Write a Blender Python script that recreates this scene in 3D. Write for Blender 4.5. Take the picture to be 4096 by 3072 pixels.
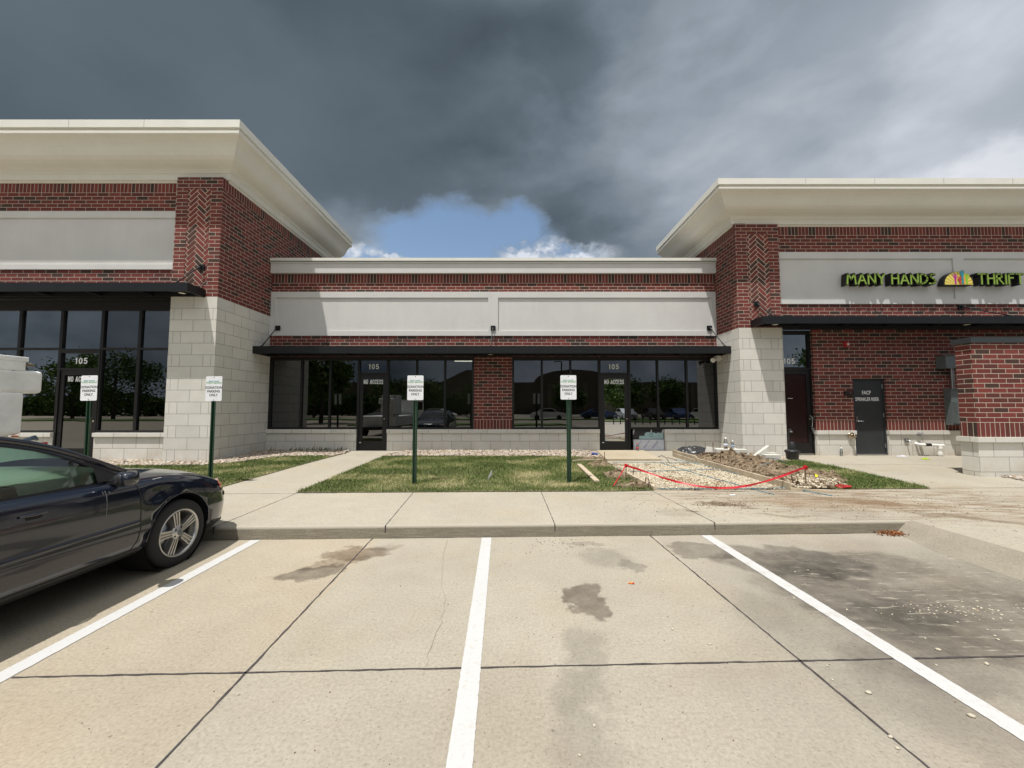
import bpy, bmesh, math, random
import numpy as np
from mathutils import Vector, Matrix, noise
random.seed(7); rng = np.random.default_rng(7)
R = math.radians
for o in list(bpy.data.objects): bpy.data.objects.remove(o)
sc = bpy.context.scene; COL = sc.collection

# ------------------------------------------------------------------ camera
CAMH = 1.60; FPX = 1539.0; PITCH = math.atan(50/831)
cd = bpy.data.cameras.new('camera'); cam = bpy.data.objects.new('camera', cd); COL.objects.link(cam)
cd.sensor_width = 36; cd.lens = FPX/4096*36; cd.clip_end = 2000; cd.clip_start = .05
cam.location = (0, 0, CAMH); cam.rotation_euler = (R(90)+PITCH, 0, 0)
sc.camera = cam
# ------------------------------------------------------------------ view
sc.view_settings.view_transform = 'Standard'; sc.view_settings.look = 'None'
sc.view_settings.exposure = 0.10; sc.view_settings.gamma = 1
# ------------------------------------------------------------------ sun
SUND = Vector((-.207, -.264, 1)).normalized()          # towards the sun
sd = bpy.data.lights.new('sun', 'SUN'); sd.energy = 5.0; sd.angle = R(.6); sd.color = (1, .965, .915)
so = bpy.data.objects.new('sun', sd); COL.objects.link(so); so.rotation_euler = SUND.to_track_quat('Z', 'Y').to_euler()
so.location = (-5, -8, 30)

# ------------------------------------------------------------------ node helpers
class NT:
    def __init__(s, nt): s.nt = nt; s.n = nt.nodes; s.l = nt.links
    def new(s, t, **k):
        n = s.n.new(t)
        for a, b in k.items(): setattr(n, a, b)
        return n
    def set(s, sock, v):
        if hasattr(v, 'is_output') or isinstance(v, bpy.types.NodeSocket): s.l.new(v, sock)
        else:
            if isinstance(v, (tuple, list)) and len(v) == 3 and sock.type == 'RGBA': v = (*v, 1)
            sock.default_value = v
    def math(s, op, a, b=None, c=None, clamp=False):
        n = s.new('ShaderNodeMath', operation=op); n.use_clamp = clamp
        for i, v in enumerate((a, b, c)):
            if v is not None: s.set(n.inputs[i], v)
        return n.outputs[0]
    def vmath(s, op, a, b=None, out=0):
        n = s.new('ShaderNodeVectorMath', operation=op); s.set(n.inputs[0], a)
        if b is not None:
            if op == 'SCALE': s.set(n.inputs['Scale'], b)
            else: s.set(n.inputs[1], b)
        return n.outputs[out]
    def mix(s, f, a, b, t='MIX'):
        n = s.new('ShaderNodeMix', data_type='RGBA', blend_type=t)
        s.set(n.inputs[0], f); s.set(n.inputs[6], a); s.set(n.inputs[7], b); return n.outputs[2]
    def noise(s, vec, scale, detail=3, rough=.55, out=0, dist=0.):
        n = s.new('ShaderNodeTexNoise'); s.set(n.inputs['Vector'], vec); n.inputs['Scale'].default_value = scale
        n.inputs['Detail'].default_value = detail; n.inputs['Roughness'].default_value = rough
        n.inputs['Distortion'].default_value = dist; return n.outputs[out]
    def ramp(s, f, stops, interp='LINEAR'):
        n = s.new('ShaderNodeValToRGB'); s.set(n.inputs[0], f); cr = n.color_ramp; cr.interpolation = interp
        while len(cr.elements) < len(stops): cr.elements.new(.5)
        for e, (p, c) in zip(cr.elements, stops):
            e.position = p; e.color = (c, c, c, 1) if isinstance(c, (int, float)) else (*c, 1)
        return n.outputs[0]
    def maprange(s, v, a, b, c=0., d=1., interp='LINEAR'):
        n = s.new('ShaderNodeMapRange', interpolation_type=interp); s.set(n.inputs[0], v)
        for i, x in enumerate((a, b, c, d)): n.inputs[i+1].default_value = x
        return n.outputs[0]
    def ellipse(s, vec, cx, cy, rx, ry, rot=0., soft=.2):
        m = s.new('ShaderNodeMapping', vector_type='TEXTURE'); s.set(m.inputs[0], vec)
        m.inputs['Location'].default_value = (cx, cy, 0); m.inputs['Rotation'].default_value = (0, 0, R(rot))
        m.inputs['Scale'].default_value = (rx, ry, 1e6)
        d = s.vmath('LENGTH', m.outputs[0], out=1)
        return s.maprange(d, 1+soft, 1-soft, 0, 1, 'SMOOTHSTEP')
def mat(name):
    m = bpy.data.materials.new(name); m.use_nodes = True; nt = NT(m.node_tree)
    p = m.node_tree.nodes['Principled BSDF']; nt.p = p; nt.m = m; return nt
def P(nt, **k):
    for a, v in k.items(): nt.set(nt.p.inputs[a.replace('_', ' ')], v)
def bump(nt, h, strength=.3, dist=.01):
    b = nt.new('ShaderNodeBump'); b.inputs['Strength'].default_value = strength; b.inputs['Distance'].default_value = dist
    nt.set(b.inputs['Height'], h); nt.set(nt.p.inputs['Normal'], b.outputs[0])
def simple(name, col, rough=.6, metal=0., spec=.5, var=.08, scale=8., bmp=0., emit=None):
    nt = mat(name); tc = nt.new('ShaderNodeTexCoord').outputs['Object']
    if var:
        f = nt.noise(tc, scale, 4); c = nt.mix(nt.maprange(f, .3, .7), tuple(x*(1-var) for x in col), tuple(min(1, x*(1+var)) for x in col))
    else: c = (*col, 1)
    P(nt, Base_Color=c, Roughness=rough, Metallic=metal, Specular_IOR_Level=spec)
    if bmp: bump(nt, nt.noise(tc, scale*12, 3), bmp, .004)
    if emit: P(nt, Emission_Color=(*emit[:3], 1), Emission_Strength=emit[3])
    return nt.m

# ------------------------------------------------------------------ world: sky with broken storm cloud
w = bpy.data.worlds.new('World'); sc.world = w; w.use_nodes = True
nt = NT(w.node_tree)
for n in list(nt.n): nt.n.remove(n)
out = nt.new('ShaderNodeOutputWorld')
sky = nt.new('ShaderNodeTexSky', sky_type='NISHITA'); sky.sun_disc = False
el = math.asin(SUND.z); sky.sun_elevation = el; sky.sun_rotation = math.atan2(SUND.x, SUND.y); sky.air_density = 1.3; sky.dust_density = .6
b1 = nt.new('ShaderNodeBackground'); b1.inputs[1].default_value = .12; nt.set(b1.inputs[0], sky.outputs[0])
d = nt.vmath('NORMALIZE', nt.new('ShaderNodeTexCoord').outputs['Generated'])
sx = nt.new('ShaderNodeSeparateXYZ'); nt.set(sx.inputs[0], d)
az = nt.math('ARCTAN2', sx.outputs[0], sx.outputs[1]); elv = nt.math('ARCSINE', sx.outputs[2])
ae = nt.new('ShaderNodeCombineXYZ'); nt.set(ae.inputs[0], az); nt.set(ae.inputs[1], elv); aev = ae.outputs[0]
# cloud-plane coordinates (a layer overhead) for the structure of the cloud base
zz = nt.math('ADD', nt.math('MAXIMUM', sx.outputs[2], 0.), .22)
cp = nt.new('ShaderNodeCombineXYZ'); nt.set(cp.inputs[0], nt.math('DIVIDE', sx.outputs[0], zz)); nt.set(cp.inputs[1], nt.math('DIVIDE', sx.outputs[1], zz))
cpv = cp.outputs[0]
ds = nt.vmath('MULTIPLY', d, (1, 1, 1.5))
n1 = nt.noise(ds, 1.8, 3, .45, dist=.2); n2 = nt.noise(ds, 4.0, 5, .5, dist=.2); n3 = nt.noise(ds, 9., 6, .55)
def wobble(sc_, det, amt): return nt.vmath('ADD', aev, nt.vmath('SCALE', nt.vmath('SUBTRACT', nt.noise(ds, sc_, det, .55, out=1), (.5, .5, .5)), amt))
aw = wobble(9., 6, .15); aw2 = wobble(4., 5, .34); awh = wobble(11., 7, .11)
def pxa(px, py):    # a direction given in 2212 x 1659 picture units
    u = (px-1106)/831; v = (829.5-py)/831
    x, y, z = u, math.cos(PITCH)-v*math.sin(PITCH), math.sin(PITCH)+v*math.cos(PITCH)
    return math.atan2(x, y), math.atan2(z, math.hypot(x, y))
def blob(vec, px, py, rx, ry, rot=0, soft=.5):
    a, e = pxa(px, py); return nt.ellipse(vec, a, e, rx/831, ry/831, rot, soft)
val = nt.maprange(n1, .3, .7, .082, .112)
val = nt.math('ADD', val, nt.maprange(n2, .32, .68, -.010, .012))
for (px, py, rx, ry, rot, amt, vv, so_) in [
        (0, 30, 420, 130, 0, .040, 1, .9), (300, 0, 700, 70, -5, .02, 1, .9), (900, 150, 500, 50, 0, .016, 1, .9), (2212, 0, 560, 320, 30, .24, 1, .95), (1750, 150, 520, 220, -25, .075, 1, .9), (1500, 330, 190, 90, -30, .055, 1, .7),
        (1400, 390, 110, 40, 10, .06, 0, .7), (2150, 345, 260, 70, 5, .16, 1, .95), (2160, 360, 130, 22, 0, .24, 0, .9), (2100, 60, 60, 110, -35, .10, 0, .8), (1960, 130, 50, 120, -40, .05, 0, .8), (2180, 60, 90, 60, 40, .14, 1, .8), (2010, 240, 180, 45, -10, -.055, 1, .7), (1700, 350, 150, 50, 0, -.03, 1, .7),
        (800, 520, 230, 60, 12, .12, 1, .9), (760, 545, 120, 26, 0, .16, 0, .7), (560, 420, 200, 90, 30, .03, 1, .9), (1300, 500, 130, 60, 0, -.02, 1, .8), (1150, 400, 260, 50, 8, .03, 1, .8), (650, 250, 420, 110, 8, -.016, 1, .9)]:
    val = nt.math('ADD', val, nt.math('MULTIPLY', blob(aw if vv == 0 else aw2, px, py, rx, ry, rot, so_), amt))
zr = blob(aw2, 1800, 220, 620, 330, -15, .7); mpz = nt.new('ShaderNodeMapping'); nt.set(mpz.inputs[0], ds); mpz.inputs['Rotation'].default_value = (0, R(30), 0); mpz.inputs['Scale'].default_value = (1, 1, 1.5)
val = nt.math('ADD', val, nt.math('MULTIPLY', zr, nt.maprange(nt.noise(mpz.outputs[0], 3.8, 6, .5, dist=.2), .38, .62, -.05, .07)))
# unseen bright sky added high above and behind the viewer to fill the shade
ovh = nt.maprange(sx.outputs[2], .72, .95, 0, 1, 'SMOOTHSTEP'); beh = nt.maprange(sx.outputs[1], .1, -.6, 0, 1, 'SMOOTHSTEP')
hi = nt.math('MULTIPLY', beh, nt.maprange(sx.outputs[2], .30, .7, 0, 1, 'SMOOTHSTEP'))
val = nt.math('ADD', val, nt.math('MULTIPLY', nt.math('MAXIMUM', ovh, hi), .95))
val = nt.math('ADD', val, nt.math('MULTIPLY', beh, nt.maprange(n2, .35, .65, .06, .36)))
val = nt.math('MULTIPLY', nt.math('MAXIMUM', val, .05), .90)
ccol = nt.ramp(nt.math('DIVIDE', val, 1.0), [(0, (0, 0, 0)), (.07, (.060, .080, .100)), (.14, (.122, .158, .190)), (.3, (.285, .330, .385)), (.6, (.60, .63, .69)), (1, (1, 1, 1))])
edge = nt.math('MULTIPLY', 0, 0)
# the blue gap
hole = blob(awh, 1010, 545, 190, 82, 0, .28)
for a in [(890, 520, 75, 55, 0), (1110, 500, 70, 48, 0), (1180, 562, 110, 24, 0), (780, 562, 70, 16, 0)]:
    hole = nt.math('MAXIMUM', hole, blob(awh, *a, .35))
# white puffs low in the gap
puf = blob(awh, 1150, 556, 75, 24, 8, .5)
for a in [(1120, 545, 26, 14, 0), (1240, 560, 75, 20, 0), (755, 552, 26, 18, 0), (850, 562, 60, 7, 0), (1195, 548, 50, 10, 0)]: puf = nt.math('MAXIMUM', puf, blob(awh, *a, .5))
puf = nt.math('MULTIPLY', puf, nt.maprange(nt.noise(ds, 26, 5, .6), .35, .6, .25, 1))
hole = nt.math('MULTIPLY', hole, nt.math('SUBTRACT', 1, puf))
rim = nt.math('MULTIPLY', nt.math('MULTIPLY', hole, nt.math('SUBTRACT', 1, hole)), 4)
ccol = nt.mix(nt.math('MULTIPLY', rim, .10), ccol, (.55, .62, .72))
ccol = nt.mix(puf, ccol, (.66, .70, .78))
b2 = nt.new('ShaderNodeBackground'); b2.inputs[1].default_value = 1; nt.set(b2.inputs[0], ccol)
ms = nt.new('ShaderNodeMixShader'); nt.set(ms.inputs[0], hole); nt.l.new(b2.outputs[0], ms.inputs[1]); nt.l.new(b1.outputs[0], ms.inputs[2])
nt.l.new(ms.outputs[0], out.inputs[0])

# ------------------------------------------------------------------ ground heights; F(x,y): a point of the ground along a line of sight
def gz(x, y): return .15 + .018*max(0, y-6.9)
def curb(x): return 4.868+.031*x
def back(x): return 6.68+.03*x
def ray(x, y):
    u = (x-2048)/FPX; v = (1536-y)/FPX
    return u, math.cos(PITCH)-v*math.sin(PITCH), math.sin(PITCH)+v*math.cos(PITCH)
def G(x, y, z=None):
    d = ray(x, y); h = .17 if z is None else z
    for _ in range(6):
        t = (h-CAMH)/d[2]; X, Y = d[0]*t, d[1]*t
        if z is None: h = gz(X, Y)
        else: break
    return (X, Y)

# ------------------------------------------------------------------ mesh helpers
class MB:
    def __init__(s): s.v = []; s.f = []; s.m = []; s.sm = []
    def add(s, vs, fs, mi=0, smooth=False):
        o = len(s.v); s.v += [tuple(v) for v in vs]
        for f in fs: s.f.append(tuple(i+o for i in f)); s.m.append(mi); s.sm.append(smooth)
        return s
    def box(s, x0, x1, y0, y1, z0, z1, mi=0):
        v = [(x, y, z) for z in (z0, z1) for y in (y0, y1) for x in (x0, x1)]
        return s.add(v, [(0, 2, 3, 1), (4, 5, 7, 6), (0, 1, 5, 4), (2, 6, 7, 3), (0, 4, 6, 2), (1, 3, 7, 5)], mi)
    def hexa(s, bot, top, mi=0):    # 4 bottom pts ccw, 4 top
        return s.add(list(bot)+list(top), [(3, 2, 1, 0), (4, 5, 6, 7), (0, 1, 5, 4), (1, 2, 6, 5), (2, 3, 7, 6), (3, 0, 4, 7)], mi)
    def rbox(s, c, dims, rot=(0, 0, 0), mi=0):
        from mathutils import Euler
        M = Euler(rot).to_matrix(); c = Vector(c); a, b, h = (d/2 for d in dims)
        v = [c+M@Vector((x, y, z)) for z in (-h, h) for y in (-b, b) for x in (-a, a)]
        return s.add(v, [(0, 2, 3, 1), (4, 5, 7, 6), (0, 1, 5, 4), (2, 6, 7, 3), (0, 4, 6, 2), (1, 3, 7, 5)], mi)
    def prism(s, poly, fn0, fn1, mi=0):     # poly of 2D points; fn maps to 3D
        n = len(poly); v = [fn0(*p) for p in poly]+[fn1(*p) for p in poly]
        return s.add(v, [tuple(range(n))[::-1], tuple(range(n, 2*n))]+[(i, (i+1) % n, n+(i+1) % n, n+i) for i in range(n)], mi)
    def tube(s, pts, r, n=8, mi=0, cap=True, smooth=True):
        pts = [Vector(p) for p in pts]; rs = r if isinstance(r, (list, tuple)) else [r]*len(pts); v = []; up = Vector((0, 0, 1))
        for i, p in enumerate(pts):
            t = (pts[min(i+1, len(pts)-1)]-pts[max(i-1, 0)]).normalized()
            if abs(t.dot(up)) > .95: a = t.cross(Vector((1, 0, 0))).normalized()
            else: a = t.cross(up).normalized()
            b = t.cross(a)
            for k in range(n):
                q = 2*math.pi*k/n; v.append(p+(a*math.cos(q)+b*math.sin(q))*rs[i])
        f = [(i*n+k, i*n+(k+1) % n, (i+1)*n+(k+1) % n, (i+1)*n+k) for i in range(len(pts)-1) for k in range(n)]
        s.add(v, f, mi, smooth)
        if cap: s.add(v[:n], [tuple(range(n))[::-1]], mi); s.add(v[-n:], [tuple(range(n))], mi)
        return s
    def lathe(s, prof, c, axis='z', n=24, mi=0, smooth=True, arc=1.):
        v = []; nn = n if arc == 1 else n+1
        for (r, h) in prof:
            for k in range(nn):
                q = 2*math.pi*arc*k/n; a, b = r*math.cos(q), r*math.sin(q)
                v.append((c[0]+a, c[1]+b, c[2]+h) if axis == 'z' else (c[0]+h, c[1]+a, c[2]+b) if axis == 'x' else (c[0]+a, c[1]+h, c[2]+b))
        f = []
        for i in range(len(prof)-1):
            for k in range(n if arc == 1 else nn-1):
                q = (i*nn+k, i*nn+(k+1) % nn, (i+1)*nn+(k+1) % nn, (i+1)*nn+k); f.append(q if axis != 'y' else q[::-1])
        return s.add(v, f, mi, smooth)
    def grid(s, P2, mi=0, smooth=True, flip=False):    # P2[i][j] points
        n, m = len(P2), len(P2[0]); v = [p for row in P2 for p in row]
        f = [(i*m+j, (i+1)*m+j, (i+1)*m+j+1, i*m+j+1) for i in range(n-1) for j in range(m-1)]
        if flip: f = [q[::-1] for q in f]
        return s.add(v, f, mi, smooth)
    def build(s, name, mats, parent=None, uvo=(0, 0), loc=None, uv=True):
        me = bpy.data.meshes.new(name); L = Vector(loc) if loc else Vector((0, 0, 0))
        me.from_pydata([Vector(v)-L for v in s.v], [], s.f)
        mats = mats if isinstance(mats, (list, tuple)) else [mats]
        for m in mats: me.materials.append(m)
        me.polygons.foreach_set('material_index', s.m); me.polygons.foreach_set('use_smooth', s.sm)
        if uv:
            ul = me.uv_layers.new(name='UVMap'); me.update()
            for p in me.polygons:
                nx, ny, nz = (abs(c) for c in p.normal)
                for li in p.loop_indices:
                    c = s.v[me.loops[li].vertex_index]
                    q = (c[0], c[1]) if nz >= max(nx, ny) else (c[0], c[2]) if ny >= nx else (c[1], c[2])
                    ul.data[li].uv = (q[0]-uvo[0], q[1]-uvo[1])
        ob = bpy.data.objects.new(name, me); COL.objects.link(ob); ob.location = L
        if parent: attach(ob, parent)
        return ob
def attach(ob, parent):
    ob.parent = parent; ob.matrix_parent_inverse = Matrix.Translation(-Vector(parent['_w'] if '_w' in parent else (0, 0, 0)))
def thing(name, label, cat, loc, group=None):
    o = bpy.data.objects.new(name, None); COL.objects.link(o); o.location = loc; o.empty_display_size = .2
    o['_w'] = tuple(float(c) for c in loc); tag(o, label, cat, group); return o
def tag(o, label=None, cat=None, group=None, kind=None):
    if label: o['label'] = label
    if cat: o['category'] = cat
    if group: o['group'] = group
    if kind: o['kind'] = kind
    return o
def copy_tree(o, parent=None):
    c = o.copy(); COL.objects.link(c)
    if parent: c.parent = parent
    for ch in list(o.children): copy_tree(ch, c)
    return c
GLY = {'1': (.16, [[(0, .80), (.10, 1), (.10, 0)]]), '0': (.42, [[(.21, 1), (.06, .88), (0, .5), (.06, .12), (.21, 0), (.36, .12), (.42, .5), (.36, .88), (.21, 1), (.06, .88)]]), '5': (.38, [[(.36, 1), (.06, 1), (.02, .55), (.2, .64), (.36, .5), (.38, .3), (.3, .07), (.14, 0), (0, .12)]]),
      'N': (.36, [[(0, 0), (0, 1), (.36, 0), (.36, 1)]]), 'O': (.40, [[(.20, 1), (.05, .88), (0, .5), (.05, .12), (.20, 0), (.35, .12), (.40, .5), (.35, .88), (.20, 1), (.05, .88)]]), 'A': (.40, [[(0, 0), (.20, 1), (.40, 0)], [(.07, .3), (.33, .3)]]), 'C': (.36, [[(.36, .76), (.27, .96), (.16, 1), (.04, .86), (0, .5), (.04, .14), (.16, 0), (.27, .04), (.36, .24)]]),
      'E': (.30, [[(.30, 0), (0, 0), (0, 1), (.30, 1)], [(0, .52), (.26, .52)]]), 'S': (.34, [[(.33, .8), (.25, .97), (.15, 1), (.03, .88), (.02, .68), (.16, .53), (.31, .42), (.34, .22), (.27, .05), (.16, 0), (.05, .05), (0, .2)]]), ' ': (.14, [])}
def glyphs(word, h, c, mt, parent, name, wd=.16, gap=.26, xs=1.):
    tot = sum(GLY[ch][0] for ch in word)+gap*(len(word)-1); x = -tot/2; m = MB(); hh = h*(1-wd)
    for ch in word:
        g_, st = GLY[ch]
        for p in st:
            pp = [(c[0]+(x+a)*hh*xs, c[2]+(b-.5)*hh) for a, b in p]
            for a, b_ in zip(pp, pp[1:]):
                dx, dz = b_[0]-a[0], b_[1]-a[1]; L = math.hypot(dx, dz); w_ = wd*h; ux, uz = dx/L*w_*.38, dz/L*w_*.38; nx, nz = -dz/L*w_/2, dx/L*w_/2; yy = c[1]-.003-random.random()*.0006
                m.prism([(a[0]-ux+nx, a[1]-uz+nz), (a[0]-ux-nx, a[1]-uz-nz), (b_[0]+ux-nx, b_[1]+uz-nz), (b_[0]+ux+nx, b_[1]+uz+nz)], lambda X_, Z_: (X_, yy, Z_), lambda X_, Z_: (X_, c[1], Z_))
        x += g_+gap
    return m.build(name, mt, parent, uv=False)
def text(body, h, c, mt, parent, name='lettering', ex=.004, xs=1., bold=0., ang=0., facex=False, plane='y'):
    cu = bpy.data.curves.new('t', 'FONT'); cu.body = body; cu.size = 1; cu.extrude = .01; cu.offset = bold; cu.align_x = 'CENTER'; cu.resolution_u = 4
    ob = bpy.data.objects.new('t', cu); COL.objects.link(ob); bpy.context.view_layer.update()
    me = bpy.data.meshes.new_from_object(ob.evaluated_get(bpy.context.evaluated_depsgraph_get())); bpy.data.objects.remove(ob)
    ys = [v.co.y for v in me.vertices]; xsv = [v.co.x for v in me.vertices]; k = h/(max(ys)-min(ys)); cx = (max(xsv)+min(xsv))/2; cy = (max(ys)+min(ys))/2
    ca, sa = math.cos(ang), math.sin(ang)
    for v in me.vertices:
        a = (v.co.x-cx)*k*xs; b = (v.co.y-cy)*k; v.co = (c[0]+a*ca-b*sa, c[1]-(v.co.z+.01)/.02*ex, c[2]+a*sa+b*ca)
    me.name = name
    me.materials.clear(); me.materials.append(mt)
    o = bpy.data.objects.new(name, me); COL.objects.link(o)
    if parent: attach(o, parent)
    return o

# ------------------------------------------------------------------ materials
def brick_mat(name, bw=.3048, rh=.1016, off=.5, dark=0.):
    nt = mat(name); uv = nt.new('ShaderNodeUVMap').outputs[0]
    b = nt.new('ShaderNodeTexBrick'); nt.set(b.inputs['Vector'], uv); b.offset = off; b.inputs['Color1'].default_value = (0, 0, 0, 1); b.inputs['Color2'].default_value = (1, 1, 1, 1)
    b.inputs['Mortar'].default_value = (.5, .5, .5, 1); b.inputs['Scale'].default_value = 1; b.inputs['Mortar Size'].default_value = .0070; b.inputs['Mortar Smooth'].default_value = .25
    b.inputs['Brick Width'].default_value = bw; b.inputs['Row Height'].default_value = rh; b.inputs['Bias'].default_value = 0
    red = nt.ramp(b.outputs[0], [(0, (.165, .040, .034)), (.28, (.205, .050, .042)), (.5, (.148, .040, .035)), (.68, (.115, .036, .032)), (.82, (.070, .038, .031)), (.94, (.052, .034, .030))], 'CONSTANT')
    geo = nt.new('ShaderNodeNewGeometry').outputs['Position']
    f = nt.noise(geo, 22, 4, .65); c = nt.mix(nt.maprange(f, .35, .7, 0, .55), red, nt.mix(1, red, (.55, .5, .5), 'MULTIPLY'))
    f2 = nt.noise(geo, 60, 3); c = nt.mix(nt.maprange(f2, .58, .75, 0, .25), c, (.32, .20, .17))
    mort = nt.mix(nt.maprange(f, .3, .7), (.42, .355, .285), (.50, .435, .35))
    c = nt.mix(b.outputs['Fac'], c, mort); P(nt, Base_Color=c, Roughness=.85, Specular_IOR_Level=.25)
    h = nt.math('ADD', nt.math('MULTIPLY', b.outputs['Fac'], -1), nt.math('MULTIPLY', f2, .35)); bump(nt, h, .6, .006); return nt.m
M_brick = brick_mat('brick'); M_sold = brick_mat('soldier_brick', .1016, .3048, 0)
def stone_mat(name, bw=.6096, rh=.3048, extra=False):
    nt = mat(name); uv = nt.new('ShaderNodeUVMap').outputs[0]
    b = nt.new('ShaderNodeTexBrick'); nt.set(b.inputs['Vector'], uv); b.offset = .5; b.inputs['Color1'].default_value = (0, 0, 0, 1); b.inputs['Color2'].default_value = (1, 1, 1, 1)
    b.inputs['Scale'].default_value = 1; b.inputs['Mortar Size'].default_value = .0055; b.inputs['Mortar Smooth'].default_value = .1
    b.inputs['Brick Width'].default_value = bw; b.inputs['Row Height'].default_value = rh
    fac = b.outputs['Fac']
    if extra:      # short closer units at both ends of every second course
        s2 = nt.new('ShaderNodeSeparateXYZ'); nt.set(s2.inputs[0], uv)
        row = nt.math('FLOOR', nt.math('DIVIDE', s2.outputs[1], .3048)); odd = nt.math('ABSOLUTE', nt.math('MODULO', row, 2))
        u = nt.math('MODULO', nt.math('ADD', s2.outputs[0], 12.192), 1.2192)
        e = nt.math('MINIMUM', nt.math('ABSOLUTE', nt.math('SUBTRACT', u, .1016)), nt.math('ABSOLUTE', nt.math('SUBTRACT', u, 1.1176)))
        l = nt.math('MULTIPLY', nt.math('LESS_THAN', e, .0045), nt.math('LESS_THAN', odd, .5)); fac = nt.math('MAXIMUM', fac, l)
    geo = nt.new('ShaderNodeNewGeometry').outputs['Position']
    base = nt.mix(b.outputs[0], (.65, .635, .585), (.72, .70, .645))
    n = nt.noise(geo, 3, 6, .6); base = nt.mix(nt.maprange(n, .35, .7, 0, .5), base, nt.mix(1, base, (.84, .83, .80), 'MULTIPLY'))
    n2 = nt.noise(geo, 130, 2); base = nt.mix(nt.maprange(n2, .3, .75, 0, .22), base, (.42, .40, .36))
    s4 = nt.new('ShaderNodeSeparateXYZ'); nt.set(s4.inputs[0], geo); low = nt.math('MULTIPLY', nt.maprange(s4.outputs[2], .62, .22, 0, 1), nt.maprange(nt.noise(geo, 2.3, 5, .7), .42, .68)); base = nt.mix(nt.math('MULTIPLY', low, .6), base, nt.mix(1, base, (.74, .62, .47), 'MULTIPLY'))
    c = nt.mix(fac, base, (.26, .25, .225)); P(nt, Base_Color=c, Roughness=.85, Specular_IOR_Level=.25)
    bump(nt, nt.math('ADD', nt.math('MULTIPLY', fac, -1), nt.math('MULTIPLY', n2, .2)), .5, .004); return nt.m
M_stone = stone_mat('pale_block'); M_stoneT = stone_mat('pale_block_pier', extra=True); M_cap = stone_mat('pale_block_cap', rh=10.)
def stucco(name, a, b2):
    nt = mat(name); g = nt.new('ShaderNodeTexCoord').outputs['Object']
    c = nt.mix(nt.maprange(nt.noise(g, 1.2, 6, .65), .3, .72), a, b2); f = nt.noise(g, 90, 3); mp = nt.new('ShaderNodeMapping'); nt.set(mp.inputs[0], g); mp.inputs['Scale'].default_value = (7, 7, .5); c = nt.mix(nt.maprange(nt.noise(mp.outputs[0], 1, 5, .7), .5, .75, 0, .22), c, nt.mix(1, c, (.86, .85, .82), 'MULTIPLY'))
    c = nt.mix(nt.maprange(f, .3, .7, 0, .12), c, tuple(x*.8 for x in a))
    P(nt, Base_Color=c, Roughness=.9, Specular_IOR_Level=.2); bump(nt, f, .25, .004); return nt.m
M_stucco = stucco('grey_stucco', (.575, .57, .555), (.635, .63, .61)); M_trim = stucco('cream_trim', (.72, .70, .635), (.78, .76, .695))
M_coping = simple('cream_metal', (.74, .73, .665), .45, var=.04, scale=2)
M_black = simple('black_metal', (.0055, .0062, .0078), .45, spec=.4, var=.25, scale=3); M_frame = simple('bronze_frame', (.003, .003, .0035), .5, var=.2)
M_grey = simple('charcoal_paint', (.030, .034, .038), .45, var=.1, scale=4); M_white = simple('white_vinyl', (.78, .79, .80), .5, var=.03)
M_signw = simple('sign_white', (.80, .81, .83), .4, var=.04, scale=5); M_ink = simple('black_ink', (.03, .03, .035), .6, var=0)
M_tealink = simple('teal_ink', (.05, .30, .33), .6, var=0); M_grnink = simple('green_ink', (.12, .38, .10), .6, var=0)
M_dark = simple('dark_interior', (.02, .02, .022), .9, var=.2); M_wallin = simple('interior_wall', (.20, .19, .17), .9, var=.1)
M_lite = simple('lamp_panel', (.9, .9, .85), .5, var=0, emit=(1, .93, .78, 6)); M_can = simple('downlight_lens', (.85, .82, .72), .3, var=0)
M_steel = simple('steel', (.45, .46, .47), .35, metal=1, var=.1); M_chrome = simple('worn_brass', (.42, .36, .27), .28, metal=1, var=.2)
M_red = simple('red_plastic', (.42, .012, .015), .4, var=.05); M_pvc = simple('white_pvc', (.78, .77, .73), .4, var=.06); M_box = simple('grey_enclosure', (.115, .135, .135), .5, var=.08)
M_rubber = simple('rubber', (.012, .012, .013), .8, var=.2); M_plast = simple('black_plastic', (.014, .014, .015), .5, var=.15)
M_wood = simple('form_lumber', (.42, .35, .25), .85, var=.25, scale=5, bmp=.3); M_rust = simple('rusty_rebar', (.11, .055, .035), .85, var=.3, scale=30)
M_cutstone = simple('cut_block', (.52, .51, .46), .9, var=.1, scale=6, bmp=.3); M_yellow = simple('yellow_paper', (.80, .72, .02), .7, var=.05)
M_tape = simple('red_tape', (.44, .006, .015), .45, var=.25, scale=30); M_blue = simple('blue_cord', (.02, .16, .24), .6, var=.1)
M_leafdry = simple('dry_leaf', (.26, .085, .03), .8, var=.5, scale=60); M_rock = simple('brown_boulder', (.13, .085, .06), .9, var=.3, scale=8, bmp=.5)
M_film = simple('red_film', (.020, .008, .008), .25, var=.1); M_mem = simple('black_membrane', (.018, .018, .02), .6, var=.3, scale=6, bmp=.4)
M_foam = simple('blue_foam', (.30, .44, .46), .8, var=.1); M_wrap = simple('silver_wrap', (.58, .60, .66), .35, var=.12, scale=6, bmp=.5); M_bink = simple('blue_ink', (.05, .07, .3), .6, var=0)
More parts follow.
